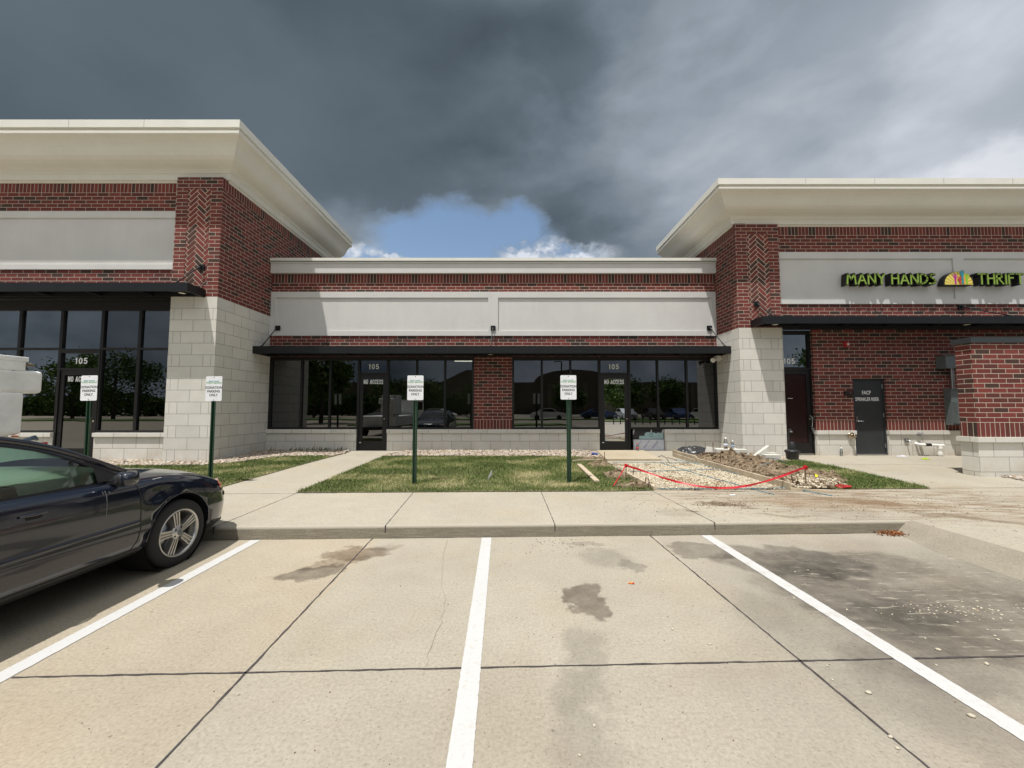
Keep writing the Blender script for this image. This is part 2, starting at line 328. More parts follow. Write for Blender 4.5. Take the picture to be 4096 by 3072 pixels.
def glass_mat(name, tint=.10, refl=1.0, col=(1, 1, 1), rough=0., base=.04, wav=0.):
    nt = mat(name); m = nt.m; nt.n.remove(nt.p)
    o = nt.n['Material Output']; tr = nt.new('ShaderNodeBsdfTransparent'); gl = nt.new('ShaderNodeBsdfGlossy')
    tr.inputs[0].default_value = (*[tint*c for c in col], 1); gl.inputs['Roughness'].default_value = rough; gl.inputs[0].default_value = (.93, .96, 1, 1)
    if wav:
        b = nt.new('ShaderNodeBump'); b.inputs['Strength'].default_value = 1; b.inputs['Distance'].default_value = wav
        nt.set(b.inputs['Height'], nt.noise(nt.new('ShaderNodeTexCoord').outputs['Object'], 1.6, 1)); nt.l.new(b.outputs[0], gl.inputs['Normal'])
    lw = nt.new('ShaderNodeFresnel'); lw.inputs[0].default_value = 1.5
    f = nt.math('ADD', nt.math('MULTIPLY', lw.outputs[0], refl), base, clamp=True)
    mx = nt.new('ShaderNodeMixShader'); nt.set(mx.inputs[0], f); nt.l.new(tr.outputs[0], mx.inputs[1]); nt.l.new(gl.outputs[0], mx.inputs[2]); nt.l.new(mx.outputs[0], o.inputs[0]); return m
M_glass = glass_mat('tinted_glass', .035, 2.2, wav=.0007); M_glassc = glass_mat('clear_tinted_glass', .36, 2.0, (.95, 1, .95), base=.02, wav=.0007); M_mirror = glass_mat('mirror_film_glass', .02, 2, base=.50, wav=.0006)
M_glassU = glass_mat('blue_tinted_glass', .07, 3.6, (.8, 1, 1), base=.06, wav=.0007)
M_carglass = glass_mat('car_glass', .72, 1.0, (.72, .95, .82)); M_bottle = glass_mat('bottle_plastic', .85, 1.2, (.97, 1, 1), .05)
def concrete(name, a, b2, stains=(), rows=False, streak=0., scr=False):
    nt = mat(name); g = nt.new('ShaderNodeTexCoord').outputs['Object']
    n = nt.noise(g, .55, 6, .6); c = nt.mix(nt.maprange(n, .32, .68), a, b2)
    n2 = nt.noise(g, 3.1, 6, .65); c = nt.mix(nt.maprange(n2, .40, .72, 0, .5), c, nt.mix(1, c, (.86, .84, .82), 'MULTIPLY'))
    pk = nt.noise(g, .9, 3); c = nt.mix(nt.maprange(pk, .5, .75, 0, .45), c, nt.mix(1, c, (1.0, .90, .80), 'MULTIPLY'))
    fine = nt.noise(g, 48, 5, .8); c = nt.mix(nt.maprange(fine, .30, .50, .75, 0), c, nt.mix(1, c, (.62, .59, .56), 'MULTIPLY'))
    c = nt.mix(nt.maprange(fine, .52, .70, 0, .8), c, nt.mix(1, c, (1.28, 1.25, 1.18), 'MULTIPLY'))
    br_ = nt.new('ShaderNodeMapping'); nt.set(br_.inputs[0], g); br_.inputs['Scale'].default_value = (1., 14, 1); c = nt.mix(nt.maprange(nt.noise(br_.outputs[0], 9, 4, .7), .35, .65, 0, .25), c, nt.mix(1, c, (.82, .80, .78), 'MULTIPLY'))
    v = nt.new('ShaderNodeTexVoronoi'); nt.set(v.inputs[0], g); v.inputs['Scale'].default_value = 24
    c = nt.mix(nt.maprange(v.outputs['Distance'], .05, .12, .7, 0), c, (.10, .085, .07))
    v2 = nt.new('ShaderNodeTexVoronoi'); nt.set(v2.inputs[0], g); v2.inputs['Scale'].default_value = 5.5
    c = nt.mix(nt.maprange(v2.outputs['Distance'], .03, .06, .75, 0), c, (.14, .12, .10))
    wb = nt.vmath('ADD', g, nt.vmath('SCALE', nt.vmath('SUBTRACT', nt.noise(g, 2.6, 6, .62, out=1), (.5, .5, .5)), .62))
    for (x, y, rx, ry, rot, amt, col, soft) in stains:
        f = nt.ellipse(wb, x, y, rx, ry, rot, soft); f = nt.math('MULTIPLY', f, nt.maprange(nt.noise(g, 6, 5, .7), .25, .6, .55, 1))
        c = nt.mix(nt.math('MULTIPLY', f, amt), c, nt.mix(1, c, col, 'MULTIPLY'))
    if scr:
        sp_ = nt.new('ShaderNodeSeparateXYZ'); nt.set(sp_.inputs[0], g); c = nt.mix(nt.math('MULTIPLY', nt.math('GREATER_THAN', sp_.outputs[0], 1.79), .9), c, nt.mix(1, c, (.93, .93, .95), 'MULTIPLY')); c = nt.mix(nt.math('MULTIPLY', nt.math('LESS_THAN', sp_.outputs[1], 2.46), .8), c, nt.mix(1, c, (.955, .95, .955), 'MULTIPLY')); c = nt.mix(nt.math('LESS_THAN', sp_.outputs[0], -1.6), c, nt.mix(1, c, (1.03, .995, .95), 'MULTIPLY'))
        zn = nt.ellipse(wb, 3.9, 3.35, 1.5, 1.1, 0, .35); m1 = nt.new('ShaderNodeMapping'); nt.set(m1.inputs[0], g); m1.inputs['Scale'].default_value = (2.2, 17, 1); m1.inputs['Rotation'].default_value = (0, 0, R(-6))
        c = nt.mix(nt.math('MULTIPLY', nt.math('MULTIPLY', zn, nt.maprange(nt.noise(m1.outputs[0], 1.5, 6, .7), .57, .66)), .55), c, (.46, .42, .34))
        c = nt.mix(nt.math('MULTIPLY', nt.math('MULTIPLY', zn, nt.maprange(nt.noise(g, 19, 6, .78), .58, .68)), .6), c, (.13, .105, .085))
        c = nt.mix(nt.math('MULTIPLY', nt.math('MULTIPLY', zn, nt.maprange(nt.noise(m1.outputs[0], 3.7, 6, .7), .36, .5, 1, 0)), .35), c, nt.mix(1, c, (.6, .57, .55), 'MULTIPLY'))
    if streak:
        mp = nt.new('ShaderNodeMapping'); nt.set(mp.inputs[0], g); mp.inputs['Scale'].default_value = (1.2, 9, 1); mp.inputs['Rotation'].default_value = (0, 0, R(12))
        s_ = nt.noise(mp.outputs[0], 1.6, 6, .7); zone = nt.ellipse(wb, 5.6, 6.3, 3.4, 1.25, -8, .5)
        c = nt.mix(nt.math('MULTIPLY', nt.math('MULTIPLY', zone, nt.maprange(s_, .44, .62)), streak), c, (.17, .11, .065))
        s3 = nt.noise(g, 14, 5, .75); c = nt.mix(nt.math('MULTIPLY', nt.math('MULTIPLY', nt.ellipse(wb, 5.0, 5.6, 3.8, 1.6, 0, .4), nt.maprange(s3, .60, .66)), .8), c, (.10, .07, .045))
    P(nt, Base_Color=c, Roughness=.88, Specular_IOR_Level=.25); bump(nt, nt.math('ADD', fine, nt.math('MULTIPLY', n2, 2)), .35, .004); return nt.m
def GS(x, y, z=0.): return G(x, y, z)
dk = (.50, .49, .50); dk2 = (.52, .51, .505); br = (.62, .50, .40)
lot_st = [(3.9, 3.3, 1.9, 1.35, 0, .42, (.62, .615, .62), .25), (3.2, 2.2, 1.0, .8, 0, .25, (.68, .66, .64), .5)]
for (fx, fy, rx, ry, rot, a, col, so_) in [(1240, 2290, .28, .17, 20, 1, (.44, .43, .43), .15), (1440, 2215, .36, .22, 10, 1, (.50, .44, .40), .16), (1360, 2250, .3, .1, 25, .7, (.5, .46, .42), .2), (1540, 2190, .2, .10, 0, .5, (.6, .55, .5), .2), (2352, 2400, .17, .28, 0, 1., (.42, .39, .38), .14),
        (2330, 2600, .12, .22, 0, .55, dk, .5), (2330, 2780, .12, .25, 0, .5, dk, .5), (2340, 2980, .16, .15, 0, .35, dk, .5), (2430, 2240, .3, .22, 0, .5, dk, .4), (2520, 2260, .13, .12, 0, .6, dk, .2), (2350, 2180, .25, .09, 0, .5, dk, .3),
        (2800, 2200, .38, .26, -10, .9, dk2, .10), (3150, 2240, .75, .42, 0, .95, dk2, .12), (3400, 2380, .62, .55, 0, .85, dk2, .3), (3650, 2500, .55, .40, 0, .8, dk2, .3), (3950, 2420, .5, .4, 0, .6, dk2, .3), (3500, 2230, .30, .2, 0, .4, dk2, .3), (3050, 2450, .25, .25, 20, .35, dk2, .5),
        (3780, 2700, .35, .2, -20, .6, dk, .5), (3550, 2720, .18, .35, -40, .35, dk, .6), (3900, 2900, .2, .3, -30, .4, dk, .6), (3350, 2250, .9, .35, 0, .6, dk2, .15), (3900, 2560, .6, .35, 0, .55, dk2, .3), (3600, 2350, 1.1, .6, -10, .45, dk2, .3), (4000, 2330, .5, .5, 0, .45, dk2, .3), (3300, 2600, .5, .3, 0, .25, dk, .5), (3100, 2800, .4, .4, 0, .18, dk, .6), (2000, 2850, .3, .5, 0, .15, br, .6)]:
    X, Y = GS(fx, fy); lot_st.append((X, Y, rx, ry, rot, a, col, so_))
M_lot = concrete('lot_concrete', (.305, .280, .226), (.362, .331, .269), lot_st, scr=True)
wk_st = []
for (fx, fy, rx, ry, rot, a, col, so_) in [(2720, 2050, .32, .2, 0, .35, dk, .5), (2880, 2015, .28, .10, -15, .9, (.30, .24, .19), .4), (3010, 2035, .16, .05, -15, .9, (.3, .24, .19), .3), (2760, 2043, .1, .04, 0, .8, (.3, .24, .2), .3), (3120, 2060, .3, .05, -10, .7, dk, .4),
        (3300, 2010, 1.2, .35, -6, .55, (.72, .58, .44), .6), (3500, 2010, .9, .16, -22, .75, (.45, .36, .27), .5), (3850, 2070, .6, .1, -30, .75, (.4, .33, .26), .5), (3350, 2060, .6, .35, 0, .35, dk, .6), (2480, 1830, .5, .35, 0, .45, br, .6)]:
    X, Y = G(fx, fy); wk_st.append((X, Y, rx, ry, rot, a, col, so_))
M_walk = concrete('walk_concrete', (.325, .30, .243), (.378, .348, .283), wk_st, streak=.85)
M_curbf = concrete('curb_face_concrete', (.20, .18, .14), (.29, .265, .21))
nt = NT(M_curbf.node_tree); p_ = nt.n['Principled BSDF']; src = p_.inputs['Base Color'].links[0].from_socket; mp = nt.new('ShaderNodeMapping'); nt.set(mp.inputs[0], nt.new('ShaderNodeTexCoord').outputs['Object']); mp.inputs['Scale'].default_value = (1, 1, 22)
cc = nt.mix(nt.maprange(nt.noise(mp.outputs[0], 4, 6, .75), .4, .62, 0, .7), src, (.135, .118, .085)); sz = nt.new('ShaderNodeSeparateXYZ'); nt.set(sz.inputs[0], nt.new('ShaderNodeTexCoord').outputs['Object']); cc = nt.mix(nt.maprange(sz.outputs[2], .112, .135), cc, (.36, .33, .27)); nt.set(p_.inputs['Base Color'], cc)  # lip tinted lighter: the highlight on the top edge is put into the colour
M_paint = None
nt = mat('road_paint'); g = nt.new('ShaderNodeTexCoord').outputs['Object']; f = nt.noise(g, 40, 4, .7); c = nt.mix(nt.maprange(nt.noise(g, 70, 5, .8), .56, .66, 0, .75), (.46, .46, .455), (.34, .315, .27))
f2 = nt.math('MULTIPLY', nt.maprange(nt.noise(g, 9, 6, .8), .52, .62), nt.ellipse(g, 2.45, 3.7, .5, .9, 0, .4)); c = nt.mix(nt.math('MULTIPLY', f2, .75), c, (.36, .33, .29)); c = nt.mix(nt.maprange(nt.noise(g, 2, 4), .4, .7, 0, .3), c, (.42, .415, .40))
c = nt.mix(nt.maprange(nt.noise(g, 17, 6, .75), .58, .64, 0, .6), c, (.40, .365, .30)); P(nt, Base_Color=c, Roughness=.75); M_paint = nt.m
M_joint = simple('joint_sealant', (.045, .038, .038), .8, var=.4, scale=20)
M_soil = simple('soil', (.10, .075, .045), .95, var=.5, scale=6, bmp=.6)
nt = mat('lawn_soil'); g = nt.new('ShaderNodeTexCoord').outputs['Object']; c = nt.mix(nt.maprange(nt.noise(g, 4, 5), .35, .65), (.09, .10, .035), (.17, .15, .075)); P(nt, Base_Color=c, Roughness=.95); M_lawn = nt.m
nt = mat('dirt_clods'); g = nt.new('ShaderNodeTexCoord').outputs['Object']; n = nt.noise(g, 7, 8, .75); c = nt.ramp(n, [(.28, (.035, .025, .015)), (.42, (.12, .085, .048)), (.52, (.22, .16, .10)), (.6, (.30, .235, .16)), (.72, (.10, .085, .035))]); P(nt, Base_Color=c, Roughness=.95); bump(nt, nt.noise(g, 30, 6, .7), 1., .03); M_dirt = nt.m
def attr_mat(name, stops, rough=.8, trans=0.):
    nt = mat(name); a = nt.new('ShaderNodeAttribute'); a.attribute_name = 'rnd'; c = nt.ramp(a.outputs['Fac'], stops)
    P(nt, Base_Color=c, Roughness=rough, Specular_IOR_Level=.25); return nt.m
M_grassb = attr_mat('grass_blades', [(0, (.065, .100, .022)), (.3, (.11, .155, .038)), (.55, (.19, .22, .070)), (.75, (.36, .34, .16)), (1, (.50, .44, .25))])
M_pebble = attr_mat('river_stones', [(0, (.47, .43, .36)), (.22, (.33, .27, .20)), (.4, (.50, .45, .37)), (.55, (.28, .19, .13)), (.7, (.42, .34, .27)), (.85, (.18, .15, .13)), (1, (.55, .51, .44))])
M_lime = attr_mat('crushed_limestone', [(0, (.54, .49, .38)), (.4, (.42, .37, .27)), (.7, (.60, .54, .43)), (.86, (.36, .28, .18)), (1, (.24, .17, .10))])

# ------------------------------------------------------------------ ground
g0 = MB(); N = 40
g0.add([(-300, -300, 0), (300, -300, 0), (300, 300, 0), (-300, 300, 0)], [(0, 1, 2, 3)])
lot = tag(g0.build('parking_lot', M_lot, uv=False), kind='structure')
def strip(pts, w, z, jit=0.):
    m = MB(); vs = []; n = len(pts)
    for i, (x, y) in enumerate(pts):
        a = pts[max(i-1, 0)]; b = pts[min(i+1, n-1)]; dx, dy = b[0]-a[0], b[1]-a[1]; L = math.hypot(dx, dy); nx, ny = -dy/L, dx/L
        ww = w/2*(1+random.uniform(-jit, jit)); o = random.uniform(-jit, jit)*w*.5; zz_ = z(x, y) if callable(z) else z
        vs += [(x+nx*(ww+o), y+ny*(ww+o), zz_), (x-nx*(ww-o), y-ny*(ww-o), zz_)]
    m.add(vs, [(2*i, 2*i+1, 2*i+3, 2*i+2) for i in range(n-1)]); return m
def seg(a, b, n): return [(a[0]+(b[0]-a[0])*i/n, a[1]+(b[1]-a[1])*i/n) for i in range(n+1)]
def quadline(p, mt, name, z, parent): return MB().add([(*q, z) for q in p], [(0, 1, 2, 3)]).build(name, mt, parent, uv=False)
def painted(x0, x1, w=.115):     # x at y=4.8 and x at y=1.8, running on behind the viewer
    dx = (x1-x0)/3.0; y1 = -.6; n = 220; m = strip([(x0+dx*(4.82-y), y) for y in [curb(x0)-.035+(y1-curb(x0)+.035)*i/n for i in range(n+1)]], w, .004, .022); m.build('painted_line', M_paint, lot, uv=False)
painted(-3.082, -3.03+.012, .118); painted(-.311, -.235, .118); painted(2.42, 2.515, .125)
painted(-5.82, -5.75); painted(5.0-10.7-2.74, -8.45)
jl = lambda a, b, n=80, w=.012: strip(seg(a, b, n), w, .0035, .45).build('joint', M_joint, lot, uv=False)
jl((-2.96, 2.379), (4.9, 2.625), 120); jl((-1.704, 4.857), (-1.53, .6)); jl((1.718, 4.936), (1.90, .6)); jl((-12, 2.1), (-3.2, 2.375), 60)
# hairline crack
ck = [GS(x, y) for x, y in [(1790, 2160), (1775, 2210), (1768, 2300), (1765, 2350), (1785, 2395), (1775, 2420), (1780, 2440), (1762, 2475), (1770, 2490), (1745, 2530), (1725, 2590), (1710, 2620), (1714, 2640), (1705, 2672)]]
strip(ck, .0022, .003, .5).build('crack', simple('crack_dust', (.21, .18, .14), .9), lot, uv=False)
# raised walk and forecourt
wk = MB(); xs = [-30+i*1. for i in range(34)]+[4.4, 4.8, 5.12]; ts = [0, .5, 1, 1.8]+[2.2+i*.8 for i in range(40)]
wk.grid([[(x, curb(x)+.012+t, gz(x, curb(x)+t)) for t in ts] for x in xs], smooth=False, flip=False)
wk.grid([[(x, y, gz(x, y)) for y in [-8+i*.8 for i in range(17)]+[curb(5.12)+.012+t for t in ts]] for x in (5.12, 5.6, 7, 10, 15, 30)], smooth=False)
walk = tag(wk.build('sidewalk', M_walk, uv=False), kind='structure')
cb = MB(); xs2 = [-30]+[-9+i*.25 for i in range(54)]+[4.6, 4.86, 5.0, 5.12]
prof = [(0.012, .15), (.003, .145), (-.004, .133), (-.008, .12), (-.020, .0)]
cb.grid([[(x, curb(x)+o+(.012-.012), z) for (o, z) in prof] for x in xs2], smooth=False)
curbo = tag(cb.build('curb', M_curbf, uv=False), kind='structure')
rm = MB()
rows = []
for y in [curb(5.0)+.01, 4.88, 4.7, 4.4, 4.0, 3.5, 3.0, 2.0, 1.0, -2, -8]:
    k = min(1, max(0, (4.9-y)/.5)); rows.append([(5.121, y, .1495), (5.05-.01*k, y, .140), (4.97-.04*k, y, .075), (4.90-.12*k, y, .012), (4.86-.16*k, y, .001)])
rm.grid(rows, smooth=True, flip=True)
tag(rm.build('ramp_curb', M_curbf if False else concrete('ramp_concrete', (.215, .195, .155), (.31, .28, .22)), uv=False), kind='structure')
for (a, b) in [((-3.601, 4.80), (-3.629, 6.57)), ((-1.554, 4.85), (-1.678, 6.63)), ((.53, 4.90), (.499, 6.69)), ((2.548, 4.96), (2.427, 6.745)), ((-9, back(-9)), (-3.65, back(-3.65)-.0)), ((-3.65, back(-3.65)), (-2.95, back(-2.9))), (G(2920, 1965), G(4096, 2010)), ((7.46, 6.97), (12, 7.1))]:
    strip(seg(a, b, 30), .009, lambda x, y: gz(x, y)+.003, .4).build('joint', M_joint, walk, uv=False)
for yv in (11.1, 9.4): a, b = ((-3.9-(11.5-yv)*1.35, yv), (-2.7-(11.5-yv)*1.02, yv)); strip(seg(a, b, 12), .008, lambda x, y: gz(x, y)+.003, .4).build('joint', M_joint, walk, uv=False)
strip(seg(G(3560, 1858), G(3900, 1862), 20), .010, lambda x, y: gz(x, y)+.003, .4).build('joint', M_joint, walk, uv=False); strip(seg(G(3060, 1858), G(3560, 1858), 20), .010, lambda x, y: gz(x, y)+.003, .4).build('joint', M_joint, walk, uv=False)
for x in (-3.603, -1.552, .532, 2.55):
    MB().box(x-.005, x+.005, curb(x)-.014, curb(x)+.02, .0, .1515).build('joint', M_joint, curbo, uv=False)
strip([(x, curb(x)-.016) for x in [-9+i*.2 for i in range(69)]], .012, .0045, .6).build('joint', M_joint, lot, uv=False)

# ---- planted beds
def inside(p, poly):
    x, y = p; c = False; n = len(poly)
    for i in range(n):
        x1, y1 = poly[i]; x2, y2 = poly[i-1]
        if (y1 > y) != (y2 > y) and x < (x2-x1)*(y-y1)/(y2-y1)+x1: c = not c
    return c
def patch(poly, name, mt, dz=.012, parent=None, res=None):
    m = MB(); m.add([(x, y, gz(x, y)+dz) for x, y in poly], [tuple(range(len(poly)))]); o = m.build(name, mt, parent, uv=False)
    me = o.data; bm = bmesh.new(); bm.from_mesh(me); bmesh.ops.triangulate(bm, faces=bm.faces[:]); bmesh.ops.recalc_face_normals(bm, faces=bm.faces[:])
    for f in bm.faces:
        if f.normal.z < 0: f.normal_flip()
    bm.to_mesh(me); bm.free(); return o
LC = [G(*p) for p in [(1183, 1972), (1330, 1912), (1450, 1862), (1530, 1828), (1640, 1827), (1900, 1827), (2150, 1827), (2300, 1829), (2395, 1838), (2440, 1862), (2490, 1895), (2560, 1932), (2618, 1963), (2500, 1966), (2000, 1968), (1500, 1971)]]
LL = [G(*p) for p in [(-200, 1880), (200, 1868), (472, 1866), (700, 1865), (845, 1862), (930, 1854), (1000, 1845), (1070, 1834), (1136, 1828), (1250, 1826), (1330, 1827), (1180, 1867), (1000, 1918), (860, 1957), (815, 1972), (400, 1976), (-200, 1985)]]
LR = [G(*p) for p in [(3085, 1847), (3150, 1845), (3215, 1844), (3330, 1866), (3480, 1899), (3620, 1931), (3725, 1956), (3500, 1957), (3330, 1958), (3385, 1930), (3330, 1895), (3180, 1880), (3100, 1868)]]
WF = 12.1
GC = [G(1572, 1812)]+[(-3.25, WF-.02), (2.4, WF-.02)]+[G(*p) for p in [(2400, 1822), (2395, 1838), (2300, 1829), (2150, 1827), (1900, 1827), (1640, 1827), (1530, 1828)]]
GL = [G(*p) for p in [(200, 1868), (472, 1866), (700, 1865), (845, 1862), (930, 1854), (1000, 1845), (1070, 1834), (1136, 1828), (1250, 1826), (1330, 1827), (1385, 1813)]]+[(-5.0, WF-.02), (-7.68, WF-.02), (-7.68, 9.86), (-8.92, 9.86), (-8.92, 10.1), (-14, 10.1), (-14, 9.2)]
for nm, po in (('lawn', LC), ('lawn', LL), ('lawn', LR)): tag(patch(po, nm, M_lawn), kind='structure')
tag(patch(GC, 'gravel_bed', M_soil, .010), kind='structure'); tag(patch(GL, 'gravel_bed', M_soil, .010), kind='structure')

def mesh_np(name, V, Fc, rnd_face, mt, smooth=False):
    me = bpy.data.meshes.new(name); nf, k = Fc.shape
    me.vertices.add(len(V)); me.vertices.foreach_set('co', V.astype(np.float32).ravel())
    me.loops.add(nf*k); me.loops.foreach_set('vertex_index', Fc.astype(np.int32).ravel())
    me.polygons.add(nf); me.polygons.foreach_set('loop_start', np.arange(0, nf*k, k, dtype=np.int32))
    me.polygons.foreach_set('use_smooth', [smooth]*nf)
    a = me.attributes.new('rnd', 'FLOAT', 'FACE'); a.data.foreach_set('value', rnd_face.astype(np.float32)); me.materials.append(mt); me.update(calc_edges=True); me.validate()
    o = bpy.data.objects.new(name, me); COL.objects.link(o); return o
def scatter(poly, n, sub=None):
    P_ = np.array(poly); lo, hi = P_.min(0), P_.max(0); out_ = []
    while len(out_) < n:
        q = rng.uniform(lo, hi, (n*2, 2))
        for p in q:
            if inside(p, poly):
                out_.append(p)
                if len(out_) >= n: break
    return np.array(out_)
def area(poly): return abs(sum(poly[i-1][0]*poly[i][1]-poly[i][0]*poly[i-1][1] for i in range(len(poly))))/2
def grass(poly, dens, straw=()):
    n = int(area(poly)*dens); p = scatter(poly, n); h = rng.uniform(.022, .058, n)*np.where(rng.uniform(0, 1, n) > .97, 1.7, 1); a = rng.uniform(0, 6.283, n); wd = rng.uniform(.003, .0065, n); lean = rng.normal(0, .022, (n, 2))
    z = np.array([gz(x, y) for x, y in p])+.01; c, s_ = np.cos(a)*wd, np.sin(a)*wd
    V = np.zeros((n, 3, 3)); V[:, 0] = np.c_[p[:, 0]-c, p[:, 1]-s_, z]; V[:, 1] = np.c_[p[:, 0]+c, p[:, 1]+s_, z]; V[:, 2] = np.c_[p+lean, z+h]
    r = rng.uniform(0, .55, n)+np.array([max(-.2, min(.35, 1.1*noise.noise(Vector((x*1.1, y*1.6, 0)))))+.25*noise.noise(Vector((x*6, y*6, 3))) for x, y in p])
    r += (rng.uniform(0, 1, n) > .93)*.35
    for (sx_, sy_, rx, ry, am) in straw: r += am*np.exp(-(((p[:, 0]-sx_)/rx)**2+((p[:, 1]-sy_)/ry)**2))
    o = mesh_np('grass', V.reshape(-1, 3), np.arange(3*n).reshape(n, 3), np.clip(r, 0, 1), M_grassb); tag(o, kind='stuff'); return o
s1 = G(2270, 1945); s2 = G(1140, 1895); s3 = G(1950, 1930); s4 = G(1750, 1945)
o = grass(LC, 3600, [(s1[0], s1[1], .35, .12, .9), (s3[0], s3[1], .8, .25, .35), (s4[0], s4[1], .5, .2, .3), (.2, 8.1, .8, .3, .3)]); tag(o, 'mown green lawn with straw coloured patches between the path and the dug up ground', 'grass')
o = grass(LL, 3000, [(s2[0], s2[1], .45, .2, .6)]); tag(o, 'mown green lawn left of the concrete path', 'grass')
o = grass(LR, 3200, []); tag(o, 'narrow wedge of green lawn right of the dug up soil', 'grass')

ico = bmesh.new(); bmesh.ops.create_icosphere(ico, subdivisions=2, radius=1); IV = np.array([v.co[:] for v in ico.verts]); IF = np.array([[v.index for v in f.verts] for f in ico.faces]); ico.free()
ico = bmesh.new(); bmesh.ops.create_icosphere(ico, subdivisions=1, radius=1); JV = np.array([v.co[:] for v in ico.verts]); JF = np.array([[v.index for v in f.verts] for f in ico.faces]); ico.free()
def stones(name, pts, zf, r0, r1, mt, base=(IV, IF), flat=.55, smooth=True, rough=.12, rb=None):
    n = len(pts); BV, BF = base; m = len(BV); V = np.zeros((n, m, 3)); rr = rng.uniform(0, 1, n) if rb is None else rb
    for i, (x, y) in enumerate(pts):
        s_ = rng.uniform(r0, r1)*np.array([rng.uniform(.8, 1.5), rng.uniform(.6, 1.), flat*rng.uniform(.7, 1.2)]); v = BV*(1+rough*rng.normal(0, 1, (m, 1)))*s_
        a = rng.uniform(0, 6.28); ca, sa = math.cos(a), math.sin(a); t = rng.normal(0, .25); ct, st = math.cos(t), math.sin(t)
        v = np.c_[v[:, 0]*ct-v[:, 2]*st, v[:, 1], v[:, 0]*st+v[:, 2]*ct]; v = np.c_[v[:, 0]*ca-v[:, 1]*sa, v[:, 0]*sa+v[:, 1]*ca, v[:, 2]]
        V[i] = v+np.array([x, y, zf(x, y)])
    Fc = (BF[None]+(np.arange(n)*m)[:, None, None]).reshape(-1, 3); o = mesh_np(name, V.reshape(-1, 3), Fc, np.repeat(rr, len(BF)), mt, smooth); tag(o, kind='stuff'); return o
o = stones('gravel', scatter(GC, 3800), lambda x, y: gz(x, y)+.015+random.uniform(0, .014), .020, .040, M_pebble, (JV, JF)); tag(o, 'river stones along the foot of the block wall right of the first path', 'gravel')
o = stones('gravel', scatter(GL, 5000), lambda x, y: gz(x, y)+.015+random.uniform(0, .02), .022, .046, M_pebble, (JV, JF)); tag(o, 'river stones around the foot of the tall left block pier', 'gravel')
GR2 = [G(*p) for p in [(3940, 1893), (4180, 1893), (4300, 1960), (4096, 1925), (3950, 1902)]]
o = stones('gravel', scatter(GR2, 260), lambda x, y: gz(x, y)+.015, .03, .06, M_pebble, (JV, JF)); tag(o, 'small bed of river stones before the low brick wall', 'gravel')

# ------------------------------------------------------------------ BUILDING
K = 12.1/12.4
Kz = lambda z: 1.6+(z-1.6)*K
B = thing('brick_building', 'one storey red brick shop building with pale block base and cream cornices', 'building', (0, 12.1, .24))
def wall(name, parts, mt, uvo=(0, 0)):
    m = MB()
    for b in parts: m.box(*b)
    return m.build(name, mt, B, uvo)
zS = Kz(.892); zSt = Kz(.773)      # sill top, sill bottom
# --- central facade
C = WF
xm = [Kx*K for Kx in (-7.81, -6.822, -5.893, -4.975, -4.017, -3.088, -2.174, -1.262)]; xn = [Kx*K for Kx in (.036, .968, 1.897, 2.827, 3.801, 4.722, 5.664, 6.62)]
zH = Kz(3.237)
XL, XR = -7.68, 6.49
wall('base_wall', [(XL, xm[3]-.02, C, C+.3, -.1, zSt), (xm[4]+.01, xn[3]-.02, C, C+.3, -.1, zSt), (4.79, XR, C, C+.3, -.1, zSt)], M_stone, (XL, .243-.01))
wall('base_wall', [(3.775, 4.79, C+.12, C+.3, -.1, zSt)], M_mem)
m = MB(); m.box(XL, xm[3]-.02, C-.045, C+.12, zSt, zS); m.box(xm[4]+.01, xn[3]-.02, C-.045, C+.12, zSt, zS); m.box(4.77, XR, C-.045, C+.12, zSt, zS); m.build('window_sill', M_cap, B, (.15, 0))
def brickpier(x0, x1, z0, z1, y=C, name='brick_pier', d=.3):
    wall(name, [(x0, x1, y, y+d, z0+.3048, z1)], M_brick, (x0-.02, z0)); wall(name, [(x0, x1, y, y+d, z0, z0+.3048)], M_sold, (x0, z0))
brickpier(xm[7]+.035, xn[0]-.035, zS, zH+.2)
bz0 = Kz(3.30); pz0 = Kz(3.915); pz1 = Kz(5.365); sz0 = Kz(5.655); sz1 = Kz(5.966)
wall('brick_wall', [(XL, XR, C, C+.3, zH, pz0)], M_brick, (.03, pz0-.1016*6)); wall('brick_wall', [(XL, XR, C, C+.3, pz1, sz0)], M_brick, (.03, sz0-.3048)); wall('brick_wall', [(XL, XR, C-.004, C+.3, sz0, sz1+.1)], M_sold, (.03, sz0))
# stucco sign band
def panel(x0, x1, y, z0, z1, iz0, iz1, divs, xa, xb):
    m = MB(); m.box(x0, x1, y, y+.26, z0, iz0); m.box(x0, x1, y, y+.26, iz1, z1); e = [xa]
    for a, b_ in divs: e += [a, b_]
    e.append(xb); m.box(x0, e[0], y, y+.26, iz0, iz1); m.box(e[-1], x1, y, y+.26, iz0, iz1)
    for a, b_ in divs: m.box(a, b_, y, y+.26, iz0, iz1)
    m.build('stucco_band', M_stucco, B)
    for i in range(0, len(e), 2): MB().box(e[i], e[i+1], y+.035, y+.25, iz0, iz1).build('stucco_panel', M_stucco, B)
panel(XL, XR, C-.03, pz0, pz1, Kz(4.067), Kz(5.17), [(-.757, -.444)], -7.53, 6.35)
m = MB(); m.box(XL, XR, C-.10, C+.3, sz1, Kz(6.29)); m.box(XL, XR, C-.13, C+.3, Kz(6.29), Kz(6.335)); m.build('parapet', M_stucco, B)
m = MB(); m.box(XL-.03, XR+.03, C-.16, C+.4, Kz(6.352), Kz(6.445)); m.build('coping', M_coping, B)
MB().box(XL+.01, XR-.01, C-.14, C+.3, Kz(6.335), Kz(6.352)).build('coping', M_black, B)
MB().box(XL, XR, C+.4, C+8, 5.6, 5.7).build('roof', M_grey, B)
